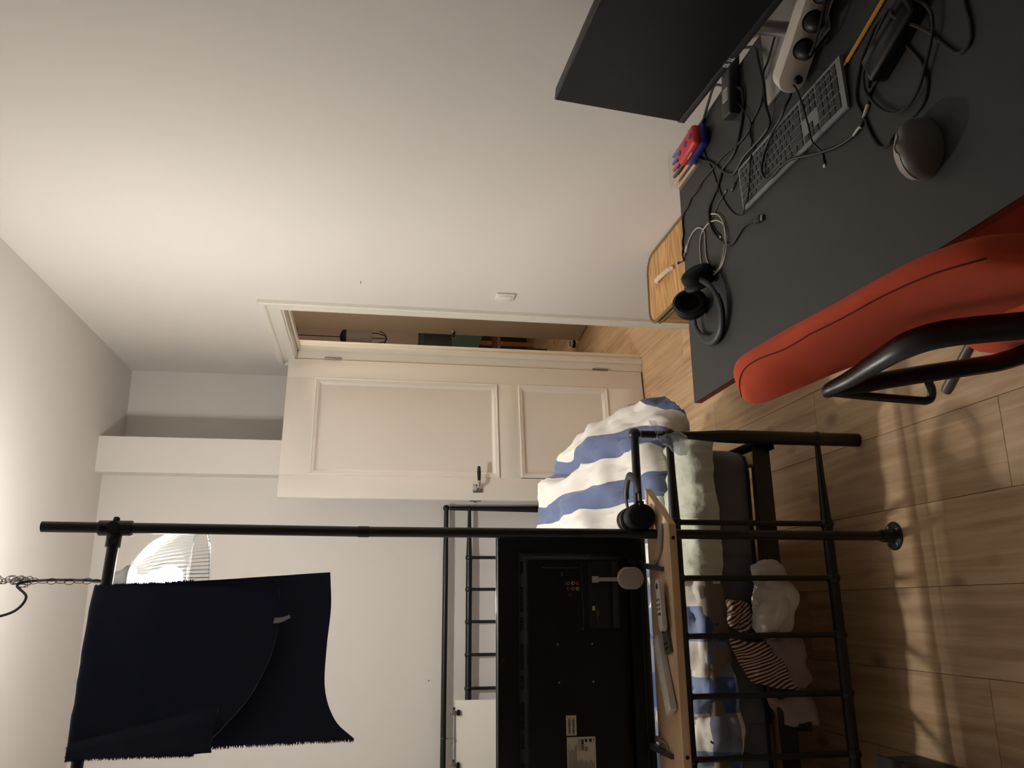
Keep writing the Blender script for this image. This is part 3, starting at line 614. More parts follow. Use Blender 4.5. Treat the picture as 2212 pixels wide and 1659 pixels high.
cloth('striped_shirt',[[(-.085,2.452,.470),(-.10,2.440,.42),(-.10,2.436,.37),(-.10,2.446,.335)],[(-.125,2.448,.465),(-.14,2.424,.42),(-.145,2.420,.36),(-.15,2.438,.31)],[(-.175,2.449,.445),(-.19,2.426,.405),(-.195,2.422,.35),(-.205,2.438,.29)],[(-.215,2.452,.410),(-.22,2.440,.38),(-.23,2.438,.33),(-.237,2.448,.265)]],BRN,'brown and cream striped shirt hanging behind the foot spindles',.024,9,27,.006,.35)
cloth('blouse',[[(-.075,2.456,.36),(-.08,2.446,.31),(-.09,2.440,.26),(-.11,2.450,.232)],[(-.11,2.452,.35),(-.12,2.436,.30),(-.125,2.430,.25),(-.14,2.446,.222)],[(-.16,2.456,.33),(-.17,2.440,.29),(-.175,2.436,.25),(-.18,2.450,.232)],[(-.22,2.458,.30),(-.225,2.446,.275),(-.23,2.444,.26),(-.235,2.454,.245)]],MAUVE,'mauve blouse bunched below the striped shirt at the bed foot',.026,10,31)
cloth('cardigan',[[(-.245,2.452,.37),(-.25,2.438,.32),(-.255,2.434,.26),(-.265,2.448,.225)],[(-.28,2.450,.36),(-.29,2.430,.31),(-.295,2.426,.25),(-.30,2.446,.215)],[(-.325,2.454,.33),(-.335,2.440,.29),(-.335,2.438,.25),(-.33,2.450,.225)]],MAUVE,'mauve cardigan hanging at the bed foot furthest from the pipe stand',.022,9,35)
# tied plastic bag on the foot post
PL=mat('bag_plastic',(196,210,232),.15,trans=.2,alpha=.45,spec=.7,bump=(60,.8,.006))
t=thing('plastic_bag','small clear blue plastic bag tied round the foot post','bag',(.50,2.40,.66))
MB().tube([(BX+.0135*math.cos(a*.5236),BY+.0135*math.sin(a*.5236),.673+.004*math.sin(a)) for a in range(12)],.003,6,closed=True).build('knot',PL,t)
rows=[]
for i in range(7):
    v=i/6; rr=.006+.032*math.sin(v*2.0)**1.2; rows.append([Vector((.497-.018*v+rr*math.cos(a*.5236)*.9,2.392-.006*v+rr*math.sin(a*.5236)*.45,.672-.085*v)) for a in range(13)])
MB().grid(wrinkle(sub(rows,4,3),.010,40,41,3)).build('pouch',PL,t)
rows=[[Vector((.512+.020*u,2.390,.673+.012*v-.012+.01*u)) for v in (0,1,2)] for u in (0,1,2)]; MB().grid(wrinkle(sub(rows,4,4),.008,50,43,2)).build('loose_end',PL,t)
# ================================================================== white board and clamp rod at the headboard
MB().box((-.95,4.435,.55),(-.446,4.452,1.083),.002).build('canvas_board',mat('canvas_white',(230,226,216),.8,bump=(120,.1,.001)),None,'blank white board leaning on the headboard behind the television','board')
t=thing('clamp_rod','thin metal rod with two small clamps above the white board','clamp',(-.62,4.43,1.09))
MB().cyl((-.80,4.43,1.083),(-.495,4.43,1.086),.0035,8).build('rod',STEEL,t)
for x in (-.503,-.745):
    c=MB().box((x-.010,4.42,1.078),(x+.010,4.442,1.105),.003).cyl((x,4.43,1.098),(x,4.43,1.108),.006,8).build('clamp',mat('brass_grey',(150,138,122),.4,1),t)
    MB().box((x-.013,4.418,1.058),(x+.013,4.440,1.074),.004).build('rubber_pad',BLKS,c)
    MB().lathe([(.003,0),(.0055,.012),(.0035,.014)],8,frame((x+.012,4.43,1.089),(0,1,0),(0,0,1))).build('knob',BLKS,c)
MB().tube(catmull([(-.633,HY-.017,1.132),(-.633,HY-.012,1.146),(-.633,HY+.014,1.138),(-.634,HY,1.113),(-.634,HY-.02,1.118),(-.63,4.47,1.105),(-.622,4.435,1.095),(-.622,4.425,1.085),(-.634,4.43,1.078),(-.645,4.44,1.095),(-.65,4.45,1.104)],5),.0016,6).build('wire_tie',STEEL,t)
# ================================================================== PLANK SHELF on the pipe
PZ0,PZ1=.716,.737
pl=thing('plank_shelf','pine plank shelf fixed to the black pipe','shelf',(-.1,2.26,PZ0))
fr_=lambda x:2.175+.028*(x-.217)
poly=[(.217,2.175),(.338,2.362),(-.70,2.335),(-.70,fr_(-.70))]
MB().prism(poly,PZ0,PZ1,bev=.0012).build('plank',PINE,pl)
for x,y in ((.180,fr_(.18)),(-.365,fr_(-.365))): MB().tube([(x,y-.0006,.7265),(x,y+.004,.7265)],.0052,14).build('screw_plug',mat('bore_dark',(38,22,14),.8),pl)
# ================================================================== TELEVISION seen from the back
TB=mat('tv_black',(11,11,13),.5,spec=.3,bump=(500,.15,.0005)); TBG=mat('tv_gloss',(10,10,11),.12)
TX0,TX1,TZ0,TZ1,TY=-.535,.196,.757,1.178,2.352
tv=thing('television','black flat television seen from behind, standing on the pine plank','television',(-.17,TY,PZ1))
MB().box((TX0,TY,TZ0),(TX1,TY+.022,TZ1),.003).build('back_shell',TB,tv)
MB().box((TX0-.002,TY+.018,TZ0-.002),(TX1+.002,TY+.030,TZ1+.002),.004,3).build('screen_bezel',TBG,tv)
MB().box((TX0+.012,TY+.0296,TZ0+.016),(TX1-.012,TY+.031,TZ1-.012)).build('screen',TBG,tv)
# raised electronics hump with chamfered sides
def hump(x0,x1,z0,z1,y0,y1,ins):
    A=[(x0,y0,z0),(x1,y0,z0),(x1,y0,z1),(x0,y0,z1)]; i,j,k,l=ins; B=[(x0+i,y1,z0+k),(x1-j,y1,z0+k),(x1-j,y1,z1-l),(x0+i,y1,z1-l)]
    b=bmesh.new(); v=[b.verts.new(p) for p in A+B]
    for f in ((0,1,2,3),(7,6,5,4),(0,4,5,1),(1,5,6,2),(2,6,7,3),(3,7,4,0)): b.faces.new([v[q] for q in f])
    bmesh.ops.recalc_face_normals(b,faces=list(b.faces)); bmesh.ops.bevel(b,geom=list(b.edges),offset=.004,segments=2,profile=.5,affect='EDGES'); return MB().bm(b)
hp=hump(-.50,.152,.800,1.122,TY+.002,TY-.030,(.03,.022,.03,.022)).build('housing',TB,tv)
HF=TY-.030
m=MB()
for k in range(104):                                      # vent slots along the upper chamfer
    x=.124-.0058*k
    if k%26 in (6,7,8,9,10,11,24,25): continue
    z=1.1135; MB_=m.box((x-.0016,TY-.0165,z-.006),(x+.0016,TY-.008,z+.006)); m.box((x-.001,TY-.030,z-.0125),(x+.001,TY-.0208,z-.0095))
m.build('vent_slots',mat('slot_black',(3,3,3),.9),hp,kind='stuff',smooth=0)
# jack panel recess frame, HDMI bay
RG=mat('rim_grey',(46,46,48),.4)
MB().tube(catmull([(.108,HF-.001,1.06),(.107,HF-.001,.955),(.101,HF-.001,.948),(-.046,HF-.001,.944),(-.054,HF-.001,.947),(-.056,HF-.001,.955)],6),.0016,6).build('recess_rim',RG,hp)
MB().tube(catmull([(.135,HF-.001,1.08),(.134,HF-.001,.935),(.137,HF-.001,.926),(.144,HF-.001,.922)],6),.0018,6).build('recess_rim',RG,hp)
RC=mat('red_jack',(140,60,44),.4); YC=mat('cream_jack',(190,176,140),.4); BC=mat('blue_grey_jack',(120,132,140),.4)
for (x,z,c) in [(.065,.985,BC),(.066,.9715,YC),(.065,.958,RC),(.051,.984,RC),(.051,.971,BC),(.051,.958,YC)]:
    j=MB().tube([(x,HF+.001,z),(x,HF-.004,z)],[.0050,.0047],16).build('audio_jack',c,hp); MB().tube([(x,HF-.0035,z),(x,HF-.0046,z)],.0028,10).build('jack_hole',MATS['bore_dark'],j)
for z,x0,x1 in ((1.003,.085,.096),(1.000,.085,.096),(.993,.058,.070),(.982,.030,.038),(.978,.030,.038)): MB().box((x0,HF-.0010,z),(x1,HF,z+.0012)).build('port_marking',mat('print_grey',(88,88,86),.6),hp)
MB().box((-.055,HF-.0008,.866),(.125,HF+.002,.926),.001).build('port_bay',mat('bay_black',(8,8,8),.6),hp)
MB().box((-.055,HF-.003,.841),(.125,HF+.002,.859),.004,2).build('bay_ledge',mat('ledge_grey',(34,34,34),.6),hp)
MB().box((-.008,HF-.002,.910),(.004,HF,.918),.001).build('usb_port',YC,hp)
MB().tube([(.028,HF,.916),(.028,HF-.003,.916)],.003,10).build('optical_port',mat('ledge_grey',(34,34,34),.6),hp)
for z,x0,x1 in ((.904,-.028,.008),(.899,-.022,-.006),(.902,-.048,-.010)): MB().box((x0,HF-.0012,z),(x1,HF,z+.0013)).build('port_marking',MATS['print_grey'],hp)
for x,z in ((-.096,1.018),(-.096,.921),(-.195,1.016),(-.194,.921)): MB().tube([(x,HF+.001,z),(x,HF-.0015,z)],.0028,10).build('mount_screw',STEEL,hp)
for x in (.186,.026,-.135,-.295,-.46): MB().tube([(x,TY+.001,1.162),(x,TY-.002,1.162)],.0045,12).build('shell_screw',BLKM,tv)
# stepped lower edge and feet
hump(-.46,.14,.762,.806,TY+.002,TY-.014,(.02,.02,.006,.004)).build('lower_housing',TB,tv)
for x,tipx in ((.115,.100),(-.365,-.374)):
    MB().add([(x-.007,TY+.02,.772),(x+.007,TY+.02,.772),(tipx+.006,2.228,PZ1),(tipx-.006,2.228,PZ1),(x-.007,TY+.02,.757),(x+.007,TY+.02,.757),(tipx+.006,2.231,PZ1+.008),(tipx-.006,2.231,PZ1+.008),
              (x-.007,TY-.015,.762),(x+.007,TY-.015,.762),(x-.007,TY-.01,PZ1+.008),(x+.007,TY-.01,PZ1+.008)],[(0,1,9,8),(8,9,6,7),(7,6,2,3),(3,2,11,10),(10,11,5,4),(4,5,1,0),(0,8,7,3,10,4),(1,5,11,2,6,9)]).build('foot',mat('foot_grey',(70,70,72),.3),tv)
# rating labels
LAB=mat('label_paper',(205,195,178),.7); INK=mat('label_ink',(46,40,40),.8)
lb=MB().box((-.328,HF-.0007,.971),(-.278,HF+.0005,.999)).build('barcode_label',LAB,hp); m=MB()
random.seed(3)
for z in (.9795,.9905):
    x=-.3235
    while x<-.2850: w_=random.choice((.0006,.0009,.0014)); m.box((x,HF-.0010,z-.0034),(x+w_,HF-.0006,z+.0032)); x+=w_+random.choice((.0007,.001))
m.build('barcode',INK,lb,kind='stuff',smooth=0)
lb=MB().box((-.470,HF-.0007,.920),(-.332,HF+.0005,.998)).build('rating_label',LAB,hp); m=MB()
for q in range(21):
    z=.9935-.0034*q
    x1=-.385-random.uniform(0,.012) if q>6 else -.340-random.uniform(0,.03)
    m.box((-.466+random.uniform(0,.004),HF-.0010,z-.0006),(x1,HF-.0006,z+.0006))
for q in range(3): m.box((-.366,HF-.001,.968-.003*q),(-.336-random.uniform(0,.004),HF-.0006,.9686-.003*q))
m.build('fine_print',INK,lb,kind='stuff',smooth=0)
for tx,sz,x,z in (('HDMI',.0105,-.3515,.9555),('CE',.0090,-.362,.9455)):
    V,F=text_mesh(tx,sz,.0003,sz*.03); MB().add(V,F,frame((x,HF-.0011,z),(1,0,0),(0,0,1))).build('print_'+('hdmi' if tx=='HDMI' else 'ce'),INK,lb,smooth=0)
x=-.341; MB().box((x-.004,HF-.001,.9305),(x+.004,HF-.0006,.9375)).box((x-.004,HF-.001,.9245),(x+.004,HF-.0006,.9262)).build('bin_symbol',INK,lb,kind='stuff',smooth=0)
MB().box((-.345,HF-.001,.9425),(-.337,HF-.0006,.9490)).build('double_square',INK,lb,smooth=0)
# streaming dongle hanging off the set
LG=mat('light_grey_plastic',(178,170,162),.5)
dg=thing('streaming_dongle','pale grey oval streaming dongle hanging on the television back','dongle',(.079,HF-.012,.81))
Mx=frame((.079,HF-.010,.807),(1,0,0),(0,0,1)); pr=[(.0001,-.006),(.0235,-.006),(.0265,-.003),(.0275,0),(.0265,.003),(.0235,.006),(.0001,.0063)]
b=bmesh.new(); V=[]
m=MB(); seg=48; VV=[];FF=[]
for r,z in pr:
    for k in range(seg):
        a=2*math.pi*k/seg; c,s_=math.cos(a),math.sin(a); VV.append((r*c*1.11,r*s_*1.11+(.0088 if s_>0 else -.0088)*min(1,r/.02),z))
for i in range(len(pr)-1):
    for k in range(seg): FF.append((i*seg+k,i*seg+(k+1)%seg,(i+1)*seg+(k+1)%seg,(i+1)*seg+k))
m.add(VV,FF,Mx).build('puck',LG,dg)
MB().box((.0705,HF-.0085,.840),(.0810,HF-.0045,.902),.001).build('cable',LG,dg)
MB().box((.0670,HF-.011,.899),(.0845,HF-.001,.917),.002,2).build('plug',LG,dg)
# ------------------------------------------------------------------ things on the plank
KEYW=mat('key_white',(226,220,210),.5); REMW=mat('remote_white',(214,206,196),.45); KEYD=mat('key_dark',(60,58,56),.5)
def remote(name,label,a,b,wid,th,m,keys,km,round_=True,z=PZ1,tilt=0):
    a,b=Vector((a[0],a[1],z)),Vector((b[0],b[1],z+tilt)); L=(b-a).length; o=thing(name,label,'remote',a); M=frame(a,b-a,Vector((0,0,1)).cross(b-a)); o.matrix_world=M; WM[o.name]=M.copy()
    bb=MB()
    if round_:
        P=[]; r=wid/2
        for k in range(13): t_=-math.pi/2+math.pi*k/12; P.append((L-r+r*math.cos(t_),r*math.sin(t_)))
        for k in range(13): t_=math.pi/2+math.pi*k/12; P.append((r+r*math.cos(t_),r*math.sin(t_)))
        bb.prism(P,0,th,bev=.003)
    else: bb.box((0,-wid/2,0),(L,wid/2,th),.0025,2)
    bb.build('body',m,o,local=True)
    for (u,v,r) in keys: MB().lathe([(r,th-.0005),(r,th+.0008),(r*.8,th+.0014),(.0001,th+.0014)],10,Matrix.Translation((u*L,v*wid,0))).build('button',km,o,local=True)
    return o
remote('streaming_remote','small rounded white remote control on the plank',(.073,2.222),(-.062,2.205),.034,.014,REMW,[(.40,-.22,.0032),(.40,.22,.0032),(.5,-.22,.0032),(.5,.22,.0032),(.58,-.22,.0032),(.58,.22,.0032),(.68,.2,.005),(.68,-.2,.0032),(.14,0,.0085)],KEYD,z=PZ1+.0125)
remote('black_remote','slim dark remote control lying under the white one',(.058,2.262),(-.118,2.206),.036,.012,mat('remote_dark',(84,82,80),.4),[(u,v,.0035) for u in (.45,.53,.61,.69,.86,.93) for v in (-.25,.05,.3)],BLKM,False)
remote('long_remote','long white remote control with many buttons leaning along the plank',(-.082,2.285),(-.262,2.192),.044,.018,REMW,[(.10+.055*u,-.3+.2*v,.0028) for u in range(6) for v in range(4)]+[(.55,0,.011),(.68,-.25,.004),(.68,.25,.004),(.76,0,.004),(.84,-.25,.004),(.84,.25,.004)],KEYW,False,tilt=.004)
t=thing('grey_stick','slim grey plastic stick lying across the right end of the plank','stick',(.19,2.23,PZ1))
MB().tube(catmull([(.222,2.222,PZ1+.004),(.197,2.222,PZ1+.005),(.165,2.232,PZ1+.006),(.150,2.240,PZ1+.005),(.13,2.262,PZ1+.004),(.110,2.292,PZ1+.004)],6),[.0045+.002*math.sin(k/30*3.1) if k<18 else .0035 for k in range(31)],8,flat=.7).build('stick',mat('grey_plastic',(150,148,144),.4),t)
MB().box((.104,2.29,PZ1),(.128,2.312,PZ1+.008),.002).build('clip',mat('blue_grey_clip',(150,162,180),.3),t)
m=thing('cable_tie','small grey cable clip under the television by the far foot','clip',(-.36,2.33,PZ1))
MB().box((-.352,2.30,PZ1),(-.338,2.345,PZ1+.012),.002).build('clip_body',mat('tan_clip',(150,112,92),.6),m)
MB().tube(catmull([(-.345,2.30,PZ1+.006),(-.352,2.27,PZ1+.004),(-.372,2.255,PZ1+.004)],5),.003,6).build('tail',MATS['grey_plastic'],m)
# ================================================================== headphones
def earcup(o,M,pad=True,s=1.):
    c=MB().lathe([(.0001,.020),(.018,.0205),(.030,.018),(.0355,.012),(.037,.004),(.0365,-.006),(.034,-.010),(.0001,-.010)],36,M,1.,1.14).build('ear_cup',BLKS,o)
    MB().lathe([(.022,-.009),(.0345,-.009),(.039,-.014),(.0385,-.022),(.033,-.027),(.026,-.026),(.022,-.020),(.021,-.012)],36,M,1.,1.14).build('ear_pad',mat('pad_leather',(11,11,12),.55),c)
    MB().lathe([(.0001,-.0105),(.022,-.011),(.022,-.013),(.0001,-.013)],28,M,1.,1.14).build('speaker_cloth',mat('speaker_cloth',(6,6,6),.95),c)
    MB().lathe([(.020,.0200),(.0205,.0212),(.0215,.0200)],36,M,1.,1.14).build('trim_ring',BLKM,c); return c
h=thing('plank_headphones','black over-ear headphones lying on the end of the pine plank','headphones',(.262,2.30,PZ1))
A=Vector((.246,2.272,PZ1+.047)); B=Vector((.243,2.352,PZ1+.049))
earcup(h,frame(A,(1,0,.1),(.0,.15,1))); earcup(h,frame(B,(-1,0,.1),(.0,-.15,1)))
AP=[A+Vector((.030,-.012,.004)),A+Vector((.065,-.014,.006)),A+Vector((.100,.004,.008)),(A+B)/2+Vector((.122,0,.012)),B+Vector((.100,-.004,.010)),B+Vector((.065,.012,.008)),B+Vector((.030,.010,.004))]
P=catmull(AP,8); n=len(P)
MB().tube(P[8:n-8],[.0125]*(n-16),12,flat=.62).build('headband',mat('band_leather',(16,16,17),.5),h)
MB().tube(P[:11],[.0075]*11,12,flat=.5).build('slider',BLKM,h); MB().tube(P[n-11:],[.0075]*11,12,flat=.5).build('slider',BLKM,h)
MB().tube([P[2]+Vector((0,0,-.012)),P[2]+Vector((0,0,.012))],.004,8).build('hinge',BLKM,h)
CAB={
 'a':[ (1.258,1.558),(1.220,1.510),(1.171,1.488),(1.111,1.479),(1.056,1.482),(1.023,1.490),(1.011,1.513),(1.012,1.575),(1.014,1.631),(1.005,1.667),(1.007,1.697),(1.044,1.747),(1.099,1.803),(1.144,1.866),(1.171,1.891),(1.195,1.880),(1.236,1.829),(1.263,1.775),(1.273,1.739),(1.265,1.714),(1.235,1.675),(1.186,1.611),(1.162,1.601),(1.126,1.610),(1.086,1.635),(1.058,1.664),(1.049,1.696),(1.048,1.740),(1.032,1.762),(1.010,1.792),(1.020,1.777),(0.994,1.833),(0.961,1.842),(0.926,1.832),(0.886,1.800),(0.848,1.752),(0.838,1.719),(0.845,1.689),(0.852,1.655),(0.844,1.619),(0.838,1.599) ],
 'b':[ (1.185,1.424),(1.154,1.460),(1.137,1.488),(1.111,1.513),(1.089,1.528),(1.075,1.573),(1.063,1.598),(1.062,1.650),(1.072,1.696),(1.080,1.745),(1.081,1.798),(1.083,1.867),(1.075,1.898),(1.078,1.958),(1.082,1.891),(1.082,1.941),(1.065,1.974),(1.058,2.014),(1.036,2.025),(1.004,2.023),(0.985,2.034),(0.960,2.034),(0.945,2.040),(0.928,2.035),(0.935,2.065) ],
 'c':[ (0.978,1.684),(0.989,1.658),(1.004,1.621),(1.021,1.590),(1.052,1.579),(1.079,1.579),(1.120,1.600),(1.172,1.637),(1.218,1.671),(1.238,1.718),(1.245,1.784),(1.236,1.828),(1.220,1.852),(1.192,1.857),(1.146,1.843),(1.089,1.811),(1.034,1.787),(0.989,1.769),(1.024,1.782),(0.976,1.759),(0.934,1.730),(0.900,1.696),(0.884,1.660),(0.884,1.622),(0.895,1.604),(0.890,1.603),(0.947,1.582),(0.980,1.571),(1.007,1.576),(1.043,1.591),(1.059,1.591) ],
 'd':[ (1.041,1.236),(1.038,1.256),(1.042,1.290),(1.041,1.331),(1.029,1.359),(1.006,1.372),(0.985,1.385),(0.979,1.413),(0.975,1.456),(0.960,1.492),(0.940,1.516),(0.918,1.525),(0.892,1.510),(0.882,1.483),(0.883,1.441),(0.875,1.398),(0.860,1.355),(0.841,1.310),(0.823,1.258),(0.814,1.207),(0.818,1.183),(0.834,1.166),(0.845,1.154),(0.852,1.151),(0.865,1.137),(0.869,1.120),(0.866,1.106) ],
 'e':[ (1.003,1.336),(0.975,1.317),(0.939,1.316),(0.900,1.315),(0.865,1.314),(0.841,1.311),(0.823,1.311) ],
 'f':[ (0.743,1.104),(0.742,1.117),(0.749,1.137),(0.776,1.154),(0.827,1.171),(0.873,1.186),(0.907,1.175),(0.940,1.152),(0.957,1.129),(0.971,1.103),(0.964,1.060),(0.944,1.022),(0.923,0.994),(0.915,0.970) ],
 'g':[ (0.899,1.052),(0.858,1.030),(0.828,1.014),(0.790,1.006),(0.762,1.018),(0.754,1.039),(0.753,1.051) ],
 'h':[ (0.956,1.054),(0.939,1.079),(0.919,1.121),(0.898,1.148),(0.862,1.148),(0.813,1.120),(0.781,1.087),(0.771,1.055),(0.782,1.023),(0.805,1.002),(0.840,0.976),(0.872,0.966),(0.898,0.973),(0.928,0.995) ],
 'i':[ (0.943,1.010),(0.940,1.027),(0.917,1.025),(0.864,0.988),(0.809,0.954),(0.784,0.934),(0.785,0.911),(0.808,0.904),(0.843,0.907),(0.860,0.906) ],
 'w':[ (0.958,2.001),(0.972,1.980),(0.977,1.939),(0.965,1.905),(0.941,1.882),(0.905,1.884),(0.867,1.881),(0.828,1.855),(0.811,1.832),(0.821,1.793),(0.853,1.769),(0.890,1.762),(0.913,1.770),(0.940,1.809),(0.953,1.853),(0.950,1.894),(0.928,1.915),(0.886,1.919),(0.845,1.908) ],
 'v':[ (0.967,1.828),(0.949,1.793),(0.922,1.767),(0.889,1.754),(0.846,1.753),(0.818,1.773),(0.805,1.806),(0.806,1.850),(0.807,1.889) ],
 'u':[ (0.981,1.758),(0.977,1.784),(0.964,1.812),(0.953,1.833),(0.928,1.824),(0.896,1.798) ],
}
# ================================================================== DESK
DZ=.70; DX0,DX1,DY1,DY0=.520,1.255,2.035,.30
DTOP=mat('linoleum_black',(50,50,50),.55,bump=(900,.1,.0003),spec=.35); DRED=mat('red_edge',(128,38,34),.5)
t=thing('desk','black topped desk with red edges along the right wall','desk',(.9,1.15,0))
tp=[(DX0,DY0),(DX1,DY0),(DX1,2.040),(DX0,2.030)]
MB().prism(tp,DZ-.003,DZ).build('desk_top',DTOP,t)
MB().prism(tp,DZ-.020,DZ-.003).build('edge_board',DRED,t)
STL=mat('desk_steel',(30,30,32),.5)
for y in (.55,1.75): MB().box((.87,y-.03,.03),(.93,y+.03,DZ-.05),.003).box((.65,y-.035,0),(1.15,y+.035,.03),.004).box((.65,y-.02,DZ-.05),(1.15,y+.02,DZ-.02),.002).build('leg',STL,t)
MB().box((.885,.58,DZ-.05),(.915,1.72,DZ-.021)).build('cross_beam',STL,t)
# ------------------------------------------------------------------ monitor
a=Vector((1.10,1.642,.839)); xd=Vector((-.06,-.54,0)).normalized(); up=Vector((.027,0,.311)).normalized(); W_,H_=.541,.313
mM=frame(a,xd,up); n=Vector(mM.col[2][:3])
mo=thing('monitor','black desktop monitor switched off, tilted back on a silver stand','monitor',(1.12,1.37,DZ))
def loc(M,lo,hi,bev=0): return MB().box(lo,hi,bev,2,M)
s_=1 if n.x<0 else -1       # screen side
loc(mM,(0,0,-s_*.030),(W_,H_,0),.002).build('case',BLKM,mo)
loc(mM,(.004,.016,-.0002),(W_-.004,H_-.004,s_*.0012)).build('screen',mat('screen_off',(7,7,9),.4,spec=.22),mo)
bz=loc(mM,(0,0,-.0005),(W_,.0155,s_*.0022),.0006).build('chin_bezel',mat('bezel_grey',(26,27,30),.4),mo)
V,F=text_mesh('D   LL',.0145,.0003,.0004); m=MB().add(V,F,mM@Matrix.Translation((.2705,.0078,s_*.0024)))
V,F=text_mesh('E',.0140,.0003,.0004); m.add(V,F,mM@Matrix.Translation((.2630,.0080,s_*.0024))@Matrix.Rotation(.55,4,'Z')); m.build('logo',mat('logo_grey',(225,225,225),.4),bz,smooth=0)
SILV=mat('silver_stand',(168,166,164),.32,.85)
c=a+xd*W_*.5; bk=Vector((-n.x,-n.y,0))*(1 if s_>0 else -1)
MB().box((1.06,1.235,DZ),(1.255,1.492,DZ+.007),.003).build('stand_base',SILV,mo)
MB().tube([(1.165,1.375,DZ+.005),(1.165,1.375,DZ+.09),(1.155,1.374,DZ+.22)],.026,20,flat=.6).build('stand_neck',SILV,mo)
MB().box((1.10,1.33,DZ+.18),(1.16,1.42,DZ+.27),.006).build('mount',SILV,mo)
# ------------------------------------------------------------------ power strip standing on its edge
STW=mat('strip_white',(222,214,202),.45)
so=Vector((1.028,1.378,DZ+.007)); sd=Vector((.58,-.81,0)).normalized(); sM=frame(so,sd,Vector((0,0,1)).cross(sd))
st=bpy.data.objects.new('power_strip',None); COL.objects.link(st); st.matrix_world=sM; WM[st.name]=sM.copy(); tag(st,'white power strip standing on edge below the monitor','power strip')
r=.028; P=[(r+r*math.cos(t_),r+r*math.sin(t_)) for t_ in [math.pi/2+math.pi*k/12 for k in range(13)]]; P+=[(.42-r+r*math.cos(t_),r+r*math.sin(t_)) for t_ in [-math.pi/2+math.pi*k/12 for k in range(13)]]
sgn=-1 if (sM@Vector((0,1,0))-so).dot(Vector((-.81,-.58,0)))<0 else 1
MB().prism(P,0,-.040 if sgn>0 else .040,Matrix(((1,0,0,0),(0,0,-1,0),(0,1,0,0),(0,0,0,1))),bev=.004).build('body',STW,st,local=True)
fy_=.040 if sgn>0 else -.040
# find the socket face (the one towards the chair)
fc=[y for y in (0.,.040,-.040)]; fy_=max(fc,key=lambda y:(sM@Vector((.1,y,.03))).dot(Vector((-.81,-.58,0))) if any(abs(v.co.y-y)<.002 for v in st.children[0].data.vertices) else -9)
fs=1 if fy_>0 or (fy_==0 and min(v.co.y for v in st.children[0].data.vertices)<-.01) else -1
Mf=lambda u,v: frame(Vector((u,fy_,v)),(1,0,0),(0,0,1) if fs<0 else (0,0,-1))
for q in range(6):
    u=.088+.052*q
    so_=MB().lathe([(.021,.0002),(.021,.0012),(.019,.0012),(.018,-.008),(.0001,-.008)],24,Mf(u,.028)).build('socket',BLKM,st,local=True)
    if q<4:
        pg=MB().lathe([(.0185,0),(.0190,.004),(.0175,.016),(.011,.026),(.006,.030),(.0001,.031)],24,Mf(u,.028)).build('plug',BLKM,so_,local=True)
sw=MB().lathe([(.008,.0),(.008,.006),(.006,.008),(.0001,.008)],14,Mf(.030,.018)).build('cord_clip',BLKM,st,local=True)
# ------------------------------------------------------------------ keyboard
KB=mat('kbd_grey',(124,124,126),.42); KC=mat('key_black',(34,34,36),.5); KM=mat('key_legend',(150,150,150),.6)
kM=Matrix.Translation((.9305,1.426,DZ))@Matrix.Rotation(R(-91.4),4,'Z')
kb=bpy.data.objects.new('keyboard',None); COL.objects.link(kb); kb.matrix_world=kM; WM[kb.name]=kM.copy(); tag(kb,'slim grey full-size keyboard with black keys under the cables','keyboard')
KW,KD=.438,.106
MB().add([(-KW/2,-KD/2,.002),(KW/2,-KD/2,.002),(KW/2,KD/2,.005),(-KW/2,KD/2,.005),(-KW/2,-KD/2,.007),(KW/2,-KD/2,.007),(KW/2,KD/2,.013),(-KW/2,KD/2,.013)],[(3,2,1,0),(4,5,6,7),(0,1,5,4),(1,2,6,5),(2,3,7,6),(3,0,4,7)]).build('case',KB,kb,local=True,smooth=0)
for x in (-.17,.17): MB().box((x-.02,.03,0),(x+.02,.045,.004)).build('foot',BLKS,kb,local=True)
tl=math.atan2(.006,KD); kz=lambda y:.010+ y*math.tan(tl)
cache={}
def key(x0,x1,y0,y1):
    w_,d_=round(x1-x0,5),round(y1-y0,5)
    if (w_,d_) not in cache:
        o=MB().box((-w_/2,-d_/2,-.001),(w_/2,d_/2,.0016),.0007,1).build('key',KC,kb,local=True); cache[(w_,d_)]=o.data
    else: o=bpy.data.objects.new('key',cache[(w_,d_)]); link(o,kb)
    o.location=((x0+x1)/2,(y0+y1)/2,kz((y0+y1)/2)); o.rotation_euler=(tl,0,0)
    leg.box((x0+.003,y1-.0052,kz((y0+y1)/2)+.0019),(x0+.0050,y1-.0036,kz((y0+y1)/2)+.0022))
leg=MB(); uw=.01865; gap=.0022; x00=-KW/2+.006; RH=[.0105]+[.0163]*5; ytop=KD/2-.006
rows_=[[1]*14+[1],[1]*13+[2],[1.5]+[1]*12+[1.5],[1.75]+[1]*11+[2.25],[2.25]+[1]*10+[2.75],[1.25,1.25,1.25,6.25,1.25,1.25,1.25,1.25]]
rows_[5]=[1.25,1.25,1.25,6.25,1.25,1.25,1.25,1.25]
y=ytop
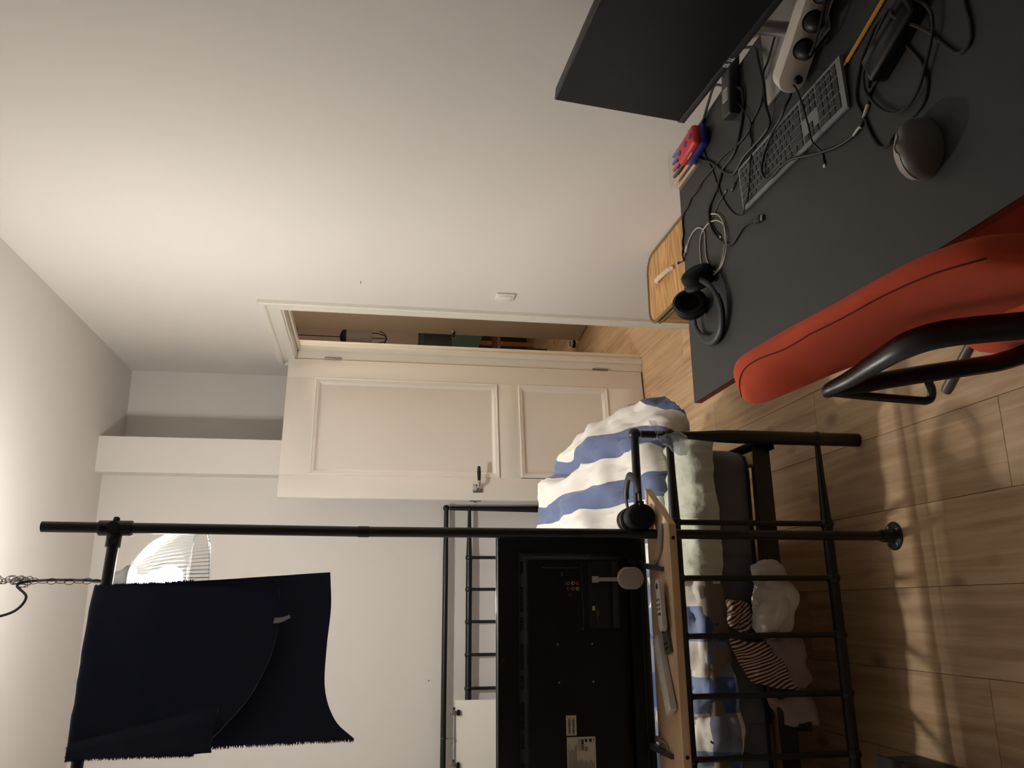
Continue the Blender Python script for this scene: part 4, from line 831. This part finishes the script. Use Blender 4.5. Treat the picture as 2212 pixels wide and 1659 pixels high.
for ri,row in enumerate(rows_):
    h_=RH[ri]; x=x00; y0=y-h_
    for wu in row: key(x,x+wu*uw-gap,y0+gap,y); x+=wu*uw
    xn=x00+15.22*uw
    if ri in (0,1,2):
        for q in range(3): key(xn+q*uw,xn+(q+1)*uw-gap,y0+gap,y)
    if ri==4: key(xn+uw,xn+2*uw-gap,y0+gap,y)
    if ri==5:
        for q in range(3): key(xn+q*uw,xn+(q+1)*uw-gap,y0+gap,y)
    xp=x00+18.44*uw
    if ri in (0,1):
        for q in range(4): key(xp+q*uw,xp+(q+1)*uw-gap,y0+gap,y)
    elif ri==2 or ri==4:
        for q in range(3): key(xp+q*uw,xp+(q+1)*uw-gap,y0+gap,y)
        key(xp+3*uw,xp+4*uw-gap,y0-h_+gap,y)
    elif ri==3:
        for q in range(3): key(xp+q*uw,xp+(q+1)*uw-gap,y0+gap,y)
    else: key(xp,xp+2*uw-gap,y0+gap,y); key(xp+2*uw,xp+3*uw-gap,y0+gap,y)
    y=y0
leg.build('key_legends',KM,kb,local=True,kind='stuff',smooth=0)
# ------------------------------------------------------------------ mouse: tall sculpted shell, ridge along one side
mu=thing('mouse','dark grey sculpted computer mouse with braided cable','mouse',(.684,1.034,DZ),R(8)); mu.scale=(.9,.9,.95)
V=[];F=[];nu,nv=36,16
for i in range(nv+1):
    v=i/nv
    for k in range(nu):
        a=2*math.pi*k/nu; c_,s__=math.cos(a),math.sin(a)
        ex=.058*(1+.05*c_); ey=.043*(1-.12*c_)
        f_=max(0,1-v**1.9)**.62
        x=ex*c_*max(0,1-v**2.6)**.5; yy=ey*s__*f_; z=.062*v**.95*(1-.10*max(0,c_))
        yy-=.014*v*v ; x-=.006*v
        V.append((x,yy,z+.001))
for i in range(nv):
    for k in range(nu): F.append((i*nu+k,i*nu+(k+1)%nu,(i+1)*nu+(k+1)%nu,(i+1)*nu+k))
F.append(tuple(reversed(range(nu))))
MB().add(V,F).build('shell',mat('mouse_grey',(104,99,96),.45),mu,local=True,smooth=60)
G=[]
for i in range(11):
    aa=R(22+i*14); row=[]
    for j in range(9):
        v=.30+.66*j/8; c_,s__=math.cos(aa),math.sin(aa)
        row.append(Vector((.0586*(1+.05*c_)*c_*max(0,1-v**2.6)**.5-.006*v,.0436*(1-.12*c_)*s__*max(0,1-v**1.9)**.62-.014*v*v,.0626*v**.95*(1-.10*max(0,c_))+.0012)))
    G.append(row)
MB().grid(G,.001).build('lit_face',mat('mouse_lit',(158,150,144),.4),mu,local=True,smooth=60)  # paler skin on the far face: lamplight put into the colour
MB().tube([(.044,.012,.030),(.034,.012,.040),(.018,.010,.052)],[.004,.0055,.004],10).build('scroll_wheel',BLKS,mu,local=True)
# ------------------------------------------------------------------ small things on the desk
t=thing('pencil','yellow wooden pencil lying by the keyboard','pencil',(.99,1.11,DZ))
pa=Vector((.960,1.197,DZ+.0042)); pb_=pa+Vector((.041,-.142,0)).normalized()*.168
MB().tube([pa,pb_],.0038,6).build('barrel',mat('pencil_yellow',(206,146,40),.4),t,smooth=0); dv=(pa-pb_).normalized()
MB().tube([pa,pa+dv*.010],.0039,12).build('ferrule',mat('ferrule',(110,92,60),.35,.8),t); MB().tube([pa+dv*.010,pa+dv*.016],.0036,12).build('eraser',mat('eraser_dark',(58,42,38),.8),t)
t=thing('power_adapter','glossy black power adapter brick among the braided cables','adapter',(.90,1.055,DZ),math.atan2(.122,-.045))
MB().box((-.066,-.028,0),(.066,.028,.030),.006,3).build('case',mat('adapter_gloss',(17,17,20),.16),t,local=True)
MB().box((-.066,-.028,.0135),(.066,.028,.0150)).build('seam',BLKS,t,local=True)
MB().tube([(.064,0,.015),(.080,0,.013),(.092,.002,.008)],[.006,.0045,.003],10).build('strain_relief',BLKS,t,local=True)
t=thing('pencil_case','red and blue rounded hard case with blue dots','case',(1.185,1.865,DZ),R(94))
b=MB().box((-.058,-.032,0),(.058,.032,.032),.015,4); b.build('lower_shell',mat('case_blue',(34,48,140),.45),t,local=True)
MB().box((-.057,-.026,.022),(.057,.033,.048),.012,4).build('lid',mat('case_red',(206,46,52),.45),t,local=True)
for x,r_ in ((-.040,.009),(-.005,.010),(.036,.009)): MB().lathe([(r_,.0475),(r_,.0490),(.0001,.0490)],16,Matrix.Translation((x,.004,0)),1,.8).build('dot',MATS['case_blue'],t,local=True)
MB().box((-.012,.0325,.034),(.020,.0335,.0365)).build('print_line',KEYW,t,local=True,smooth=0)
# clear box of felt pens
t=thing('pen_box','clear plastic box holding felt pens at the desk corner','box',(1.20,1.965,DZ))
CLR=mat('clear_plastic',(240,244,248),.06,alpha=.16,spec=.6)
x0,x1,y0,y1=1.140,1.250,1.885,2.033; hb=.027
MB().box((x0,y0,DZ),(x1,y1,DZ+.0015)).build('base',CLR,t,smooth=0)
rp=rounded(x0,x1,y0,y1,.014,.03)
V=[(x,y,DZ+.0015+z) for z in (0,hb) for x,y in rp]; K=len(rp); MB().add(V,[(k,(k+1)%K,K+(k+1)%K,K+k) for k in range(K)]).build('wall',CLR,t)
MB().tube([(x,y,DZ+hb+.0015) for x,y in rp],.0012,6,closed=True).build('rim',CLR,t)
PC=[(226,170,130),(216,156,112),(110,120,80),(70,90,60),(176,44,66),(196,60,90),(150,60,100),(96,90,150),(60,70,120),(120,120,150)]
CN=['peach','tan','olive','dark green','crimson','rose','plum','lilac','navy','pale violet']
for q,c in enumerate(PC):
    lay=q%2; x=1.148+.0102*q; z=DZ+.0072+.0105*lay; yj=random.uniform(0,.006)
    p=thing('felt_pen',CN[q]+' felt pen lying in the clear box','pen',(x,1.96,z),0,'felt pens in the clear box')
    M_=mat('pen_'+CN[q].replace(' ','_'),c,.45)
    MB().tube([(x,1.893+yj,z),(x,1.98,z)],.0046,10).build('barrel',M_,p); MB().tube([(x,1.98,z),(x,2.020+yj,z),(x,2.024+yj,z)],[.0051,.0049,.003],10).build('cap',M_,p)
t=thing('charger_bar','long matt black charger bar with a small label behind the monitor','charger',(1.20,1.645,DZ),math.atan2(-.03,.19))
MB().box((-.065,-.024,0),(.115,.024,.028),.005,3).build('case',mat('charger_black',(34,34,36),.5),t,local=True)
MB().box((-.028,-.012,.0278),(.004,.014,.0283)).build('label_sticker',mat('sticker',(176,170,160),.6),t,local=True,label='small pale sticker')
m=MB()
for q in range(5): m.box((-.025,-.009+.0042*q,.0283),(.0,-.008+.0042*q,.0286))
m.build('sticker_print',INK,t,local=True,kind='stuff',smooth=0)
MB().box((.035,-.008,.0278),(.055,.009,.0282)).build('embossing',BLKM,t,local=True)
# ------------------------------------------------------------------ cables
CABJ=mat('cable_black',(17,17,18),.5); BRAID=mat('cable_braid',(52,49,47),.85,bump=(2500,.6,.0006)); WCAB=mat('cable_white',(186,178,164),.55)
def cable(name,key_,r_,m,label,dz,zfun=None,arch=()):
    pts=CAB[key_]; L=[]
    for i,(x,y) in enumerate(pts):
        z=DZ+r_+dz
        if zfun: z+=zfun(i/(len(pts)-1),x,y)
        L.append((x,y,z))
    o=thing(name,label,'cable',L[0][:2]+(DZ,)); MB().tube(catmull(L,5),r_,7).build('cord',m,o); return o,[Vector(p) for p in L]
def over(x,y):      # lift where the keyboard, the stand plate or the strip is in the way
    q=kM.inverted()@Vector((x,y,DZ)); z=0
    if abs(q.x)<KW/2+.008 and abs(q.y)<KD/2+.010: z=max(z,.0135)
    if 1.055<x<1.26 and 1.23<y<1.50: z=max(z,.009)
    return z
def plug(o,p,dv,l,w_,h_,mbody,mtip,tl_=.012):
    M=frame(p,dv,Vector((0,0,1)).cross(Vector(dv))); MB().box((0,-w_/2,-h_/2),(l,w_/2,h_/2),.0015,2,M).build('plug_body',mbody,o); MB().box((l,-w_*.4,-h_*.32),(l+tl_,w_*.4,h_*.32),.0004,1,M).build('plug_tip',mtip,o)
up_=lambda t,x,y:over(x,y)
o,L=cable('display_cable','a',.0034,CABJ,'thick black display cable winding across the desk to an HDMI plug',0,lambda t,x,y:over(x,y)+.012*math.exp(-((t-.47)/.06)**2)+.010*math.exp(-(t/.1)**2)); plug(o,L[-1],(L[-1]-L[-2]).normalized(),.026,.016,.009,BLKM,mat('plug_metal',(120,118,112),.3,1))
o,L=cable('laptop_cable','b',.0023,CABJ,'thin black cable running along the far edge of the desk to the basket',0,lambda t,x,y:over(x,y)); plug(o,L[-4],(L[-3]-L[-4]).normalized(),.012,.008,.006,BLKM,BLKM,.004); plug(o,L[-1],(L[-1]-L[-2]).normalized(),.014,.006,.006,BLKM,mat('plug_pale',(200,170,160),.5),.008)
o,L=cable('charging_cable','c',.0017,CABJ,'thin black charging cable looping past the end of the keyboard',0,lambda t,x,y:over(x,y)+.008*math.exp(-((t-.24)/.08)**2)); plug(o,L[0],(L[0]-L[1]).normalized(),.018,.009,.005,BLKM,mat('plug_metal',(120,118,112),.3,1),.008); plug(o,L[-1],(L[-1]-L[-2]).normalized(),.015,.007,.004,BLKM,BLKM,.004)
o,L=cable('adapter_cable','d',.0028,CABJ,'black cable crossing the keyboard with a white ribbed connector',0,lambda t,x,y:over(x,y)+.02*math.exp(-((t-.14)/.12)**2))
for q in (19.6,21.3):
    i=int(q); p=L[i].lerp(L[i+1],q-i); dv=(L[i+1]-L[i]).normalized(); MB().tube([p-dv*.014,p-dv*.004,p+dv*.010],[.0030,.0038,.0036],10).build('white_sleeve',WCAB,o)
o,L=cable('short_usb_cable','e',.0018,CABJ,'short black cable from the power strip ending on the keyboard',0,lambda t,x,y:over(x,y)+.030*(1-t)**2); plug(o,L[-1],(L[-1]-L[-2]).normalized(),.008,.008,.004,BLKM,mat('plug_white',(220,214,200),.4),.006)
o,L=cable('mouse_cable','f',.0028,BRAID,'grey braided cable leading from the mouse round the adapter',0,lambda t,x,y:0)
o,L=cable('braided_cable','h',.0028,BRAID,'grey braided cable lying in a loop around the adapter',.005,lambda t,x,y:.0+.026*math.exp(-((x-.90)/.05)**2-((y-1.05)/.06)**2))
o,L=cable('braided_lead','g',.0026,BRAID,'short grey braided lead from adapter towards the mouse',0,lambda t,x,y:0); plug(o,L[0],(L[0]-L[1]).normalized(),.010,.009,.005,BLKM,mat('plug_white',(220,214,200),.4),.004)
o,L=cable('braided_tail','i',.0030,BRAID,'grey braided cable looping over the desk beyond the adapter',0,lambda t,x,y:.028*math.exp(-((x-.92)/.04)**2-((y-1.03)/.05)**2))
o,L=cable('white_usb_cable','w',.0020,WCAB,'pale grey USB cable coiled beside the headphones',0); plug(o,L[0],(L[0]-L[1]).normalized(),.020,.012,.006,WCAB,mat('plug_metal',(120,118,112),.3,1),.012); plug(o,L[-8],(L[-7]-L[-8]).normalized(),.004,.005,.004,WCAB,WCAB,.002)
o,L=cable('white_usb_lead','v',.0020,WCAB,'pale grey cable strand running under the headphones',.003)
o,L=cable('dark_usb_cable','u',.0014,CABJ,'short thin black USB lead inside the pale coil',0); plug(o,L[0],(L[0]-L[1]).normalized(),.010,.009,.005,BLKM,mat('plug_metal',(120,118,112),.3,1),.014); plug(o,L[-1],(L[-1]-L[-2]).normalized(),.010,.007,.005,BLKM,mat('plug_white',(220,214,200),.4),.006)
# cables plugged into the strip
for q,(dx,dy) in enumerate(((-.02,-.10),(.0,-.12),(.03,-.14))):
    p=sM@Vector((.088+.052*q,fy_+fs*.030,.028)); n2=(sM.to_3x3()@Vector((0,fs,0))).normalized()
    o=thing('plug_cord','black mains cord from the %s socket of the power strip'%('first','second','third')[q],'cable',p); MB().tube(catmull([p,p+n2*.010+Vector((.004,-.006,.002)),p+n2*.014+sd*.05+Vector((0,0,.004)),p+n2*.008+sd*.14+Vector((0,0,.012)),p+n2*.01+sd*.26],6),.0028,7).build('cord',CABJ,o)
# ------------------------------------------------------------------ headphones on the desk
h=thing('desk_headphones','black over-ear headphones lying on the corner of the desk','headphones',(.72,1.88,DZ))
A=Vector((.752,1.925,DZ+.036)); B=Vector((.812,1.868,DZ+.036))
zA=Vector((-.10,.85,-.45)); zB=Vector((.62,-.35,.50))
earcup(h,frame(A,(0,0,1) if False else Vector((0,0,1)).cross(zA),zA.cross(Vector((0,0,1)).cross(zA)))); earcup(h,frame(B,Vector((0,0,1)).cross(zB),zB.cross(Vector((0,0,1)).cross(zB))))
P=catmull([A+Vector((-.018,.022,-.016)),(.700,1.950,DZ+.014),(.660,1.912,DZ+.010),(.640,1.855,DZ+.010),(.655,1.805,DZ+.012),(.700,1.785,DZ+.018),(.755,1.805,DZ+.028),B+Vector((-.022,-.028,.004))],6); n=len(P)
MB().tube(P[11:n-9],[.0135+.002*math.sin(k/(n-21)*3.1) for k in range(n-20)],12,flat=.55).build('headband',MATS['band_leather'],h)
MB().tube(P[:14],[.0085]*14,12,flat=.5).build('slider',BLKM,h); MB().tube(P[n-12:],[.0085]*12,12,flat=.5).build('slider',BLKM,h)
# ================================================================== basket
t=thing('basket','woven bamboo laundry basket with lid and white rope handles by the doorway','basket',(1.185,2.67,0))
bx0,bx1,by0,by1,bz_=1.048,1.325,2.42,2.925,.495
rp=rounded(bx0,bx1,by0,by1,.065,.02)
b=MB(); K=len(rp); V=[(x,y,z) for z in (.003,bz_-.03) for x,y in rp]; b.add(V,[(k,(k+1)%K,K+(k+1)%K,K+k) for k in range(K)]+[tuple(range(K))]).build('body',BAMBOOY,t)
lid=MB().prism(rp,bz_-.010,bz_-.003).build('lid',BAMBOO,t)
RIMM=mat('rim_olive',(120,98,62),.7)
MB().tube([(x,y,bz_-.004) for x,y in rp[::2]],.0065,8,closed=True).build('lid_rim',RIMM,lid); MB().tube([(x,y,bz_-.024) for x,y in rp[::2]],.006,8,closed=True).build('body_rim',RIMM,t)
ROPE=mat('rope_white',(226,206,186),.9,bump=(300,.6,.002))
def rope(path,r_):
    P=catmull(path,10); m=MB()
    for s0 in (0,2.094,4.189):
        Q=[]; 
        for i,p in enumerate(P):
            tt_=(P[min(i+1,len(P)-1)]-P[max(i-1,0)]).normalized(); u=tt_.orthogonal().normalized() if abs(tt_.z)>.9 else tt_.cross(Vector((0,0,1))).normalized(); w_=tt_.cross(u); a=i*.62+s0
            Q.append(p+(u*math.cos(a)+w_*math.sin(a))*r_*.52)
        m.tube(Q,r_*.62,7)
    return m
rope([(1.190,2.812,bz_+.000),(1.183,2.790,bz_+.012),(1.176,2.755,bz_+.020),(1.172,2.71,bz_+.021),(1.174,2.665,bz_+.014),(1.176,2.640,bz_+.001)],.0085).build('lid_rope',ROPE,lid,label='twisted white rope handle on the lid')
rope([(bx0-.004,2.80,.34),(bx0-.012,2.79,.31),(bx0-.020,2.74,.285),(bx0-.020,2.66,.285),(bx0-.012,2.61,.31),(bx0-.004,2.60,.34)],.009).build('side_rope',ROPE,t,label='twisted white rope handle on the side')
# ================================================================== CHAIR
COR=mat('coral_wool',(214,90,64),.92,bump=(1200,.4,.0006),sheen=.08,spec=.1)
ch=thing('desk_chair','coral upholstered desk chair with black steel frame pushed up to the desk','chair',(.60,1.13,0))
SEC=[  # (y, top x,z, bottom x,z, half thickness)
 (1.495,.430,.816,.414,.811,.004),(1.488,.447,.822,.396,.807,.015),(1.470,.460,.829,.382,.802,.024),(1.43,.467,.835,.375,.797,.030),(1.36,.464,.838,.385,.770,.031),(1.27,.452,.836,.420,.698,.030),(1.14,.446,.829,.446,.605,.029),(1.02,.444,.824,.452,.565,.028),(.93,.440,.812,.452,.590,.028),(.87,.434,.787,.446,.65,.024),(.852,.428,.757,.442,.69,.006)]
ctl=[]; NS=20
for (y,tx,tz,bx_,bz2,th) in SEC:
    T_=Vector((tx,y,tz)); B_=Vector((bx_,y,bz2)); ax=(T_-B_); h2=ax.length/2; ax=ax.normalized(); nn=Vector((-ax.z,0,ax.x)); c=(T_+B_)/2; row=[]
    for k in range(NS):
        a=2*math.pi*k/NS; ca,sa=math.cos(a),math.sin(a); e=.62
        row.append(c+ax*h2*(abs(ca)**e)*(1 if ca>0 else -1)+nn*th*(abs(sa)**.8)*(1 if sa>0 else -1))
    ctl.append(row)
cols=[catmull([r[k] for r in ctl],8) for k in range(NS)]; rows=[[cols[k][i] for k in range(NS)] for i in range(len(cols[0]))]
rows=[catmull(r,3,closed=True) for r in rows]; K=len(rows[0]); V=[p for r in rows for p in r]; n=len(rows)
back=MB().add(V,[(i*K+k,i*K+(k+1)%K,(i+1)*K+(k+1)%K,(i+1)*K+k) for i in range(n-1) for k in range(K)]+[tuple(range(K)),tuple(range((n-1)*K,n*K))]).build('backrest',COR,ch,smooth=60)
SQ=[]
for i,r in enumerate(rows):
    u=i/(len(rows)-1)
    if u<.05 or u>.93: continue
    fa=(.40-.33*min(1,max(0,(u-.05)/.50))**.9)*K; q0=int(fa); p=r[q0%K].lerp(r[(q0+1)%K],fa-q0); SQ.append(p+(p-sum(r,Vector())/K).normalized()*.0004)
MB().tube(SQ,.0014,6).build('seam',mat('coral_seam',(98,32,22),.9),back)
sp_=rounded(.435,.88,.905,1.365,.12,.03); K=len(sp_)
prof=[(.90,.392),(.97,.400),(1.0,.420),(1.0,.440),(.97,.456),(.88,.464),(.6,.462),(.3,.458)]
cx,cy=.655,1.135; V=[(cx+(x-cx)*s_2,cy+(y-cy)*s_2,z) for s_2,z in prof for x,y in sp_]; F=[(i*K+k,i*K+(k+1)%K,(i+1)*K+(k+1)%K,(i+1)*K+k) for i in range(len(prof)-1) for k in range(K)]+[tuple(reversed(range(K))),tuple(range((len(prof)-1)*K,len(prof)*K))]
MB().add(V,F).build('seat',COR,ch,smooth=60)
FRM=mat('frame_black',(14,14,15),.35)
P=catmull([(.386,.93,.50),(.384,.989,.624),(.384,1.038,.710),(.380,1.085,.742),(.374,1.150,.748),(.369,1.245,.744),(.366,1.300,.750),(.367,1.322,.742),(.372,1.328,.724)],8)
MB().tube(P,[.021-.010*min(1,max(0,(k-24)/26)) for k in range(len(P))],14,flat=.62).build('rear_bar',FRM,ch)
P=catmull([(.369,1.322,.742),(.375,1.312,.70),(.383,1.295,.655),(.392,1.264,.58),(.399,1.238,.515),(.408,1.222,.460),(.432,1.20,.410),(.50,1.17,.385),(.60,1.14,.380)],8)
MB().tube(P,[.010+.011*min(1,k/12) for k in range(len(P))],14,flat=.6).build('back_support',FRM,ch)
P=catmull([(.367,1.322,.735),(.362,1.321,.66),(.357,1.319,.565),(.357,1.318,.550),(.362,1.316,.541),(.374,1.308,.543),(.386,1.300,.553)],8)
MB().tube(P,.0075,12).build('tilt_loop',FRM,ch)
MB().tube([(.50,1.40,.372),(.435,1.492,.365),(.428,1.502,.364)],[.010,.012,.010],12).build('tilt_lever',mat('lever_grey',(86,80,74),.4),ch)
MB().tube([(.63,1.135,.12),(.63,1.135,.30)],.028,18).build('gas_lift',FRM,ch); MB().tube([(.63,1.135,.28),(.63,1.135,.392)],.018,18).build('lift_rod',STEEL,ch)
MB().box((.50,1.02,.365),(.76,1.28,.393),.01).build('seat_plate',FRM,ch)
for q in range(5):
    a=R(72*q+52); e=Vector((.63+.27*math.cos(a),1.135+.27*math.sin(a),.075))
    arm=MB().tube([(.63,1.135,.12),((.63+e.x)/2,(1.135+e.y)/2,.105),e],[.026,.022,.016],12,flat=.8).build('base_arm',FRM,ch)
    MB().tube([e+Vector((-.018*math.sin(a),.018*math.cos(a),-.047)),e+Vector((.018*math.sin(a),-.018*math.cos(a),-.047))],.028,18).tube([e+Vector((0,0,-.03)),e],.008,10).build('caster',BLKM,arm)
# ================================================================== low dark chest at the lower left of the view
t=thing('storage_chest','low black chest at the edge of the view beside the bed foot','chest',(-.6,2.1,0))
MB().prism([(-.405,2.30),(-.412,1.70),(-.80,1.68),(-.80,2.27)],.0,.11,bev=.003).build('body',mat('chest_black',(13,13,14),.6),t)
MB().prism([(-.400,2.305),(-.407,1.695),(-.805,1.675),(-.805,2.275)],.11,.125,bev=.002).build('lid',MATS['chest_black'],t)
MB().tube(catmull([(-.36,2.47,.52),(-.375,2.445,.545),(-.39,2.44,.50),(-.41,2.445,.44),(-.42,2.46,.40)],5),.0035,6).build('bed_cable',CABJ,None,'thin black cable across the checked cover at the bed foot','cable')
